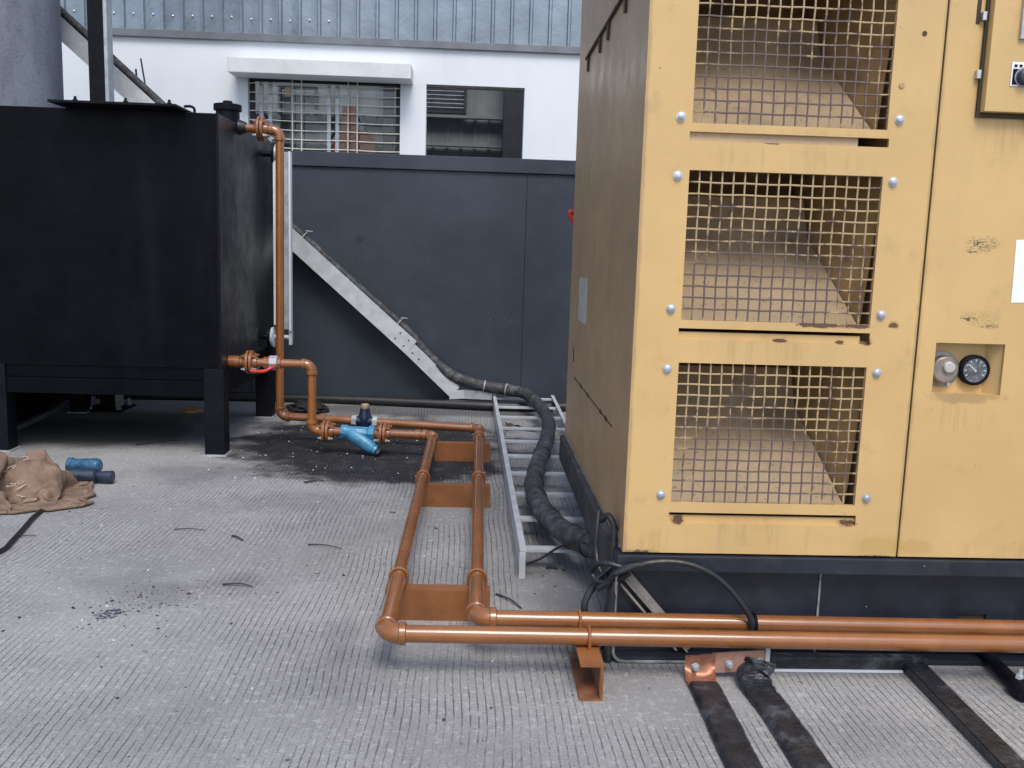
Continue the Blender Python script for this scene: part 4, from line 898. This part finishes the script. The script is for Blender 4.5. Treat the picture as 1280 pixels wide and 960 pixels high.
def cloth(n, m, cx, cy, lx, ly, squeeze, balls, seed, ang=0.0, steps=210):
    """a sheet n x m dropped in folds over some stuffing (ellipsoids) and the floor: small mass-spring solve"""
    rg = np.random.default_rng(seed)
    u, v_ = np.meshgrid(np.linspace(-0.5, 0.5, n), np.linspace(-0.5, 0.5, m), indexing='ij')
    low = np.zeros((n, m))
    for _ in range(14):
        fx, fy, ph = rg.uniform(0.5, 7), rg.uniform(0.5, 7), rg.uniform(0, 6.28)
        low += np.sin(6.28 * (fx * u * rg.choice((-1, 1)) + fy * v_) + ph) / 9
    ca, sa = math.cos(ang), math.sin(ang)
    px, py = u * lx * squeeze, v_ * ly * squeeze
    P = np.stack([cx + px * ca - py * sa, cy + px * sa + py * ca, 0.30 + 0.10 * low + rg.normal(0, 0.004, (n, m))], -1)
    Q = P.copy(); du, dv = lx / (n - 1), ly / (m - 1); dd = math.hypot(du, dv)
    def fix(A, B, L, k):
        d = B - A; r = np.linalg.norm(d, axis=-1, keepdims=True) + 1e-9
        c = d * ((r - L) / r * 0.5 * k); A += c; B -= c
    for st in range(steps):
        vel = (P - Q) * 0.955; Q = P.copy(); P = P + vel; P[..., 2] -= 0.00055
        for it in range(5):
            for o in (0, 1):
                fix(P[o:n - 1:2], P[o + 1:n:2], du, 1.0) if P[o:n - 1:2].shape[0] == P[o + 1:n:2].shape[0] else None
                fix(P[:, o:m - 1:2], P[:, o + 1:m:2], dv, 1.0) if P[:, o:m - 1:2].shape[1] == P[:, o + 1:m:2].shape[1] else None
                fix(P[o:n - 1:2, :-1], P[o + 1:n:2, 1:], dd, 0.10)
                fix(P[o:n - 1:2, 1:], P[o + 1:n:2, :-1], dd, 0.10)
            for o in range(4):
                A, B = P[o:n - 2:4], P[o + 2:n:4]; k = min(len(A), len(B)); fix(A[:k], B[:k], 2 * du, 0.03)
                A, B = P[:, o:m - 2:4], P[:, o + 2:m:4]; k = min(A.shape[1], B.shape[1]); fix(A[:, :k], B[:, :k], 2 * dv, 0.03)
            for c, r in (balls if it == 4 else ()):
                d = (P - np.array(c)) / np.array(r); q = np.linalg.norm(d, axis=-1, keepdims=True)
                P = np.where(q < 1, np.array(c) + d / np.maximum(q, 1e-6) * np.array(r), P); Q = np.where(q < 1.02, Q * 0.6 + P * 0.4, Q)
            fl = P[..., 2] < 0.010
            P[fl, 2] = 0.010; Q[fl] = Q[fl] * 0.1 + P[fl] * 0.9
    return P
def cloth_part(P, name, parent, mat='burlap'):
    m_ = MB(); n, m = P.shape[:2]
    vs = [[m_.bm.verts.new(P[i, j]) for j in range(m)] for i in range(n)]
    for i in range(n - 1):
        for j in range(m - 1): m_.bm.faces.new((vs[i][j], vs[i + 1][j], vs[i + 1][j + 1], vs[i][j + 1]))
    o = m_.build(name, mat, parent, 180)
    sd = o.modifiers.new('thickness', 'SOLIDIFY'); sd.thickness = 0.007; sd.offset = 1 if o.data.polygons[0].normal.z > 0 else -1
    sb = o.modifiers.new('smooth', 'SUBSURF'); sb.levels = 1; sb.render_levels = 1
    return o
def border(P, side): return [V(p) + V((0, 0, 0.004)) for p in (P[-1] if side == 'x1' else P[0] if side == 'x0' else P[:, 0] if side == 'y0' else P[:, -1])]
def stuffing(cx, cy, rx_, ry_, hz, count, seed):
    q = random.Random(seed); out = [((cx, cy, 0.0), (rx_ * 0.62, ry_ * 0.62, hz * 0.7))]
    for _ in range(count):
        a, r_ = q.uniform(0, 2 * pi), math.sqrt(q.random())
        x, y = cx + rx_ * r_ * cos(a), cy + ry_ * r_ * sin(a); h_ = hz * (1 - 0.75 * r_ ** 1.6)
        w1, w2 = q.uniform(0.018, 0.05), q.uniform(0.018, 0.05)
        out.append(((x, y, h_ * 0.72), (w1, w2, h_ * 0.45 * q.uniform(0.5, 1.15) + 0.02)))
    return out
sk = thing('burlap_sack', 'crumpled brown burlap sack with frayed string and open hem, nearest the blue cylinder', 'sack', (-2.45, 5.1, 0), 'heap of burlap sacks')
P1 = cloth(62, 72, -2.46, 5.15, 0.80, 1.02, 0.68, stuffing(-2.46, 5.16, 0.20, 0.30, 0.19, 26, 4) + stuffing(-2.55, 5.43, 0.13, 0.09, 0.19, 5, 2), 3, 0.45)
cloth_part(P1, 'sack_cloth', sk)
for sd_ in ('x1', 'y0'):
    MB().tube(border(P1, sd_), 0.008, 6).build('hem', 'burlap', sk)
rs = random.Random(8)
top = [P1[i, j] for i in range(8, 30) for j in range(12, 48)]
for q_ in range(16):
    p0 = V(rs.choice(top)) + V((0, 0, 0.012))
    MB().tube(smooth_path([p0 + V((rs.uniform(-.03, .03), rs.uniform(-.03, .03), rs.uniform(-.006, .014))) for _ in range(4)], 5), 0.0022, 5).build('frayed_string', 'string', sk)
sk2 = thing('burlap_sack', 'folded brown burlap sack with a thick rolled rim at the left edge', 'sack', (-2.7, 5.0, 0), 'heap of burlap sacks')
P2 = cloth(62, 62, -2.86, 4.98, 0.86, 0.94, 0.68, stuffing(-2.84, 5.0, 0.22, 0.28, 0.16, 22, 9) + stuffing(-2.64, 4.76, 0.13, 0.08, 0.09, 5, 3), 12, 0.2)
cloth_part(P2, 'sack_cloth', sk2)
MB().tube(border(P2, 'y0'), 0.008, 6).build('hem', 'burlap', sk2)
roll = [(-3.15, 5.28, 0.15), (-2.98, 5.34, 0.17), (-2.82, 5.33, 0.175), (-2.70, 5.25, 0.175), (-2.635, 5.12, 0.165), (-2.625, 4.99, 0.145), (-2.66, 4.88, 0.12), (-2.75, 4.80, 0.095), (-2.88, 4.77, 0.08), (-3.1, 4.8, 0.06)]
rm = MB(); rm.tube(smooth_path(roll, 16), 0.05, 28, True, lambda i, n: 0.047 * (1 + 0.16 * noise.noise(V((i * 0.1, 9, 0)))))
for v_ in rm.bm.verts:
    c_ = v_.co.copy()
    wv = noise.noise(c_ * 9) * 0.020 + 0.011 * math.exp(-(noise.noise(c_ * 14 + V((2, 7, 1))) / 0.10) ** 2) - 0.012 * math.exp(-(noise.noise(c_ * 11 + V((5, 1, 3))) / 0.10) ** 2)
    v_.co = c_ + V((noise.noise(c_ * 5), noise.noise(c_ * 5 + V((4, 4, 4))), 1.0)) * wv
    v_.co.z = max(v_.co.z, 0.006)
rm.build('rolled_rim', 'burlap', sk2, 180)
sk3 = thing('burlap_sack', 'shadowed burlap sack at the back of the heap, against the left edge', 'sack', (-2.95, 5.5, 0), 'heap of burlap sacks')
P3 = cloth(54, 54, -2.98, 5.52, 0.84, 0.8, 0.68, stuffing(-2.97, 5.52, 0.2, 0.2, 0.24, 20, 6), 21, 0.7)
cloth_part(P3, 'sack_cloth', sk3)
MB().tube(border(P3, 'x1'), 0.008, 6).build('hem', 'burlap', sk3)
gc = MB().tube(smooth_path([(-2.275, 4.86, 0.004), (-2.255, 4.79, 0.010), (-2.235, 4.66, 0.012), (-2.20, 4.5, 0.012), (-2.16, 4.30, 0.012), (-2.14, 4.16, 0.012), (-2.2, 3.95, 0.012), (-2.4, 3.7, 0.012)], 8), 0.012, 8)
tag(gc.build('ground_cable', 'cableblack'), 'thin black cable on the concrete curving out from under the burlap sacks', 'cable')
bp = thing('blue_fitting', 'small translucent blue cylinder with a dark side fitting lying beside the sacks', 'fitting', (-2.24, 5.45, 0))
MB().lathe((-2.42, 5.52, 0.085), (1, -0.08, 0.0), [(0, 0.036), (0.006, 0.046), (0.03, 0.046), (0.034, 0.040), (0.15, 0.046), (0.165, 0.050), (0.19, 0.044), (0.20, 0.030)], 22).build('cylinder', 'clearblue', bp)
MB().lathe((-2.39, 5.42, 0.045), (1, 0.0, 0.0), [(0, 0.038), (0.01, 0.046), (0.17, 0.046), (0.18, 0.036)], 18).build('lower_body', 'darkblue', bp)
MB().lathe((-2.215, 5.42, 0.045), (1, 0.02, 0.0), [(0, 0.026), (0.02, 0.030), (0.095, 0.036), (0.10, 0.030)], 16).build('spigot', 'darkblue', bp)

# ------------------------------------------------------------------ small things on the ground
tr_ = MB(); tr_.lathe((-2.39, 7.86, 0.0), (0, 0, 1), [(0, 0.085), (0.02, 0.085), (0.021, 0.045), (0.006, 0.044)], 24)
tag(tr_.build('tape_roll', 'ring'), 'flat tan ring lying on the concrete under the tank', 'ring')
rg = lump((-1.42, 7.95, 0.03), (0.17, 0.12, 0.07), 2.2, 0.3, 2.6, 0.3, 4).build('oily_rag', 'rag', None, 70)
tag(rg, 'black oily rag on the ground behind the two pipe risers', 'rag')
lf = MB(); 
rows = [[lf.bm.verts.new((0.28 + 0.05 * i, 7.30 + 0.07 * j + 0.01 * sin(i), 0.01 + 0.045 * max(0, sin(i * 0.9 + j)))) for i in range(6)] for j in range(3)]
for a, b2 in zip(rows, rows[1:]):
    for k2 in range(5): lf.bm.faces.new((a[k2], a[k2 + 1], b2[k2 + 1], b2[k2]))
bmesh.ops.solidify(lf.bm, geom=lf.bm.faces[:], thickness=0.004)
tag(lf.build('paper_scrap', 'leaf', None, 70), 'curled brown scrap lying under the far rungs of the ladder tray', 'scrap')
def twig(a, b, bend, label, r=0.005):
    a, b = V((*a, 0.006)), V((*b, 0.006)); mid = (a + b) / 2 + V((bend, bend * 0.7, 0.006))
    o = MB().tube(smooth_path([a, mid, b], 6), r, 6, True, lambda i, n: 0.7 * r * (1 - 0.5 * i / n)).build('twig', 'twig')
    tag(o, label, 'twig', 'twigs on the concrete')
def gxy(px, py):      # photo pixel -> point on the ground
    d = xc * ((px - 640) / 1150) + yc * ((480 - py) / 1150) - zc
    return (d.x * -1.45 / d.z, d.y * -1.45 / d.z)
twig(gxy(278, 732), gxy(316, 735), 0.01, 'dark twig in the middle of the open concrete, by a grey smudge', 0.006)
twig(gxy(385, 682), gxy(427, 687), 0.006, 'dark twig left of the pipes, nearest the outer floor pipe')
twig(gxy(620, 744), gxy(652, 762), 0.006, 'short black stick between the pipes and the ladder tray', 0.007)
twig(gxy(290, 671), gxy(304, 677), 0.0, 'stubby dark twig on the concrete in front of the front tank leg', 0.008)
twig(gxy(170, 557), gxy(228, 551), 0.03, 'long thin curved twig in front of the tank, near the sacks', 0.006)
twig(gxy(218, 663), gxy(257, 664), 0.0, 'thin straight twig on the concrete right of the sack heap', 0.004)
twig(gxy(380, 604), gxy(405, 602), 0.02, 'small dark twig just in front of the oil stain', 0.008)
twig(gxy(22, 673), gxy(45, 671), 0.0, 'thin twig touching the ground cable at the left edge', 0.004)
twig(gxy(682, 711), gxy(697, 712), 0.0, 'short black stub lying by the foot of the ladder tray', 0.011)
db = MB(); rnd = random.Random(5)
def crumb(m, x, y, s_):
    n = rnd.choice((4, 5, 6)); a0 = rnd.uniform(0, 6.28); el = rnd.uniform(1, 2.4); ca, sa = cos(a0), sin(a0)
    ring = []
    for k2 in range(n):
        r_ = s_ * rnd.uniform(0.5, 1.1); u, v_ = r_ * el * cos(2 * pi * k2 / n), r_ * sin(2 * pi * k2 / n)
        ring.append((x + u * ca - v_ * sa, y + u * sa + v_ * ca))
    lo_ = [m.bm.verts.new((px, py, 0.0005)) for px, py in ring]
    tp = [m.bm.verts.new((x + (px - x) * 0.6, y + (py - y) * 0.6, 0.0008 + s_ * rnd.uniform(0.3, 0.8))) for px, py in ring]
    m.bm.faces.new(tp)
    for k2 in range(n): m.bm.faces.new((lo_[k2], lo_[(k2 + 1) % n], tp[(k2 + 1) % n], tp[k2]))
for i in range(620):
    if i < 330: x, y = rnd.uniform(-2.4, 0.5), rnd.uniform(2.4, 7.5)
    elif i < 470: x, y = rnd.gauss(-1.30, 0.14), rnd.gauss(3.6, 0.14)
    else: x, y = rnd.uniform(-1.9, 0.3), rnd.uniform(5.2, 8.2)
    crumb(db, x, y, rnd.uniform(0.0014, 0.0042) if rnd.random() < 0.9 else rnd.uniform(0.005, 0.009))
o = db.build('debris', 'twig'); stuff(o); o['label'] = 'scattered dark grit and crumbs on the concrete'
db = MB()
for i in range(150):
    x, y = (rnd.uniform(-2.3, 0.3), rnd.uniform(2.6, 7.8)) if i < 80 else (rnd.gauss(-0.7, 0.6), rnd.gauss(6.6, 0.6))
    crumb(db, x, y, rnd.uniform(0.0018, 0.006))
o = db.build('stone_chips', 'hood'); stuff(o); o['label'] = 'pale stone chips scattered on the concrete'
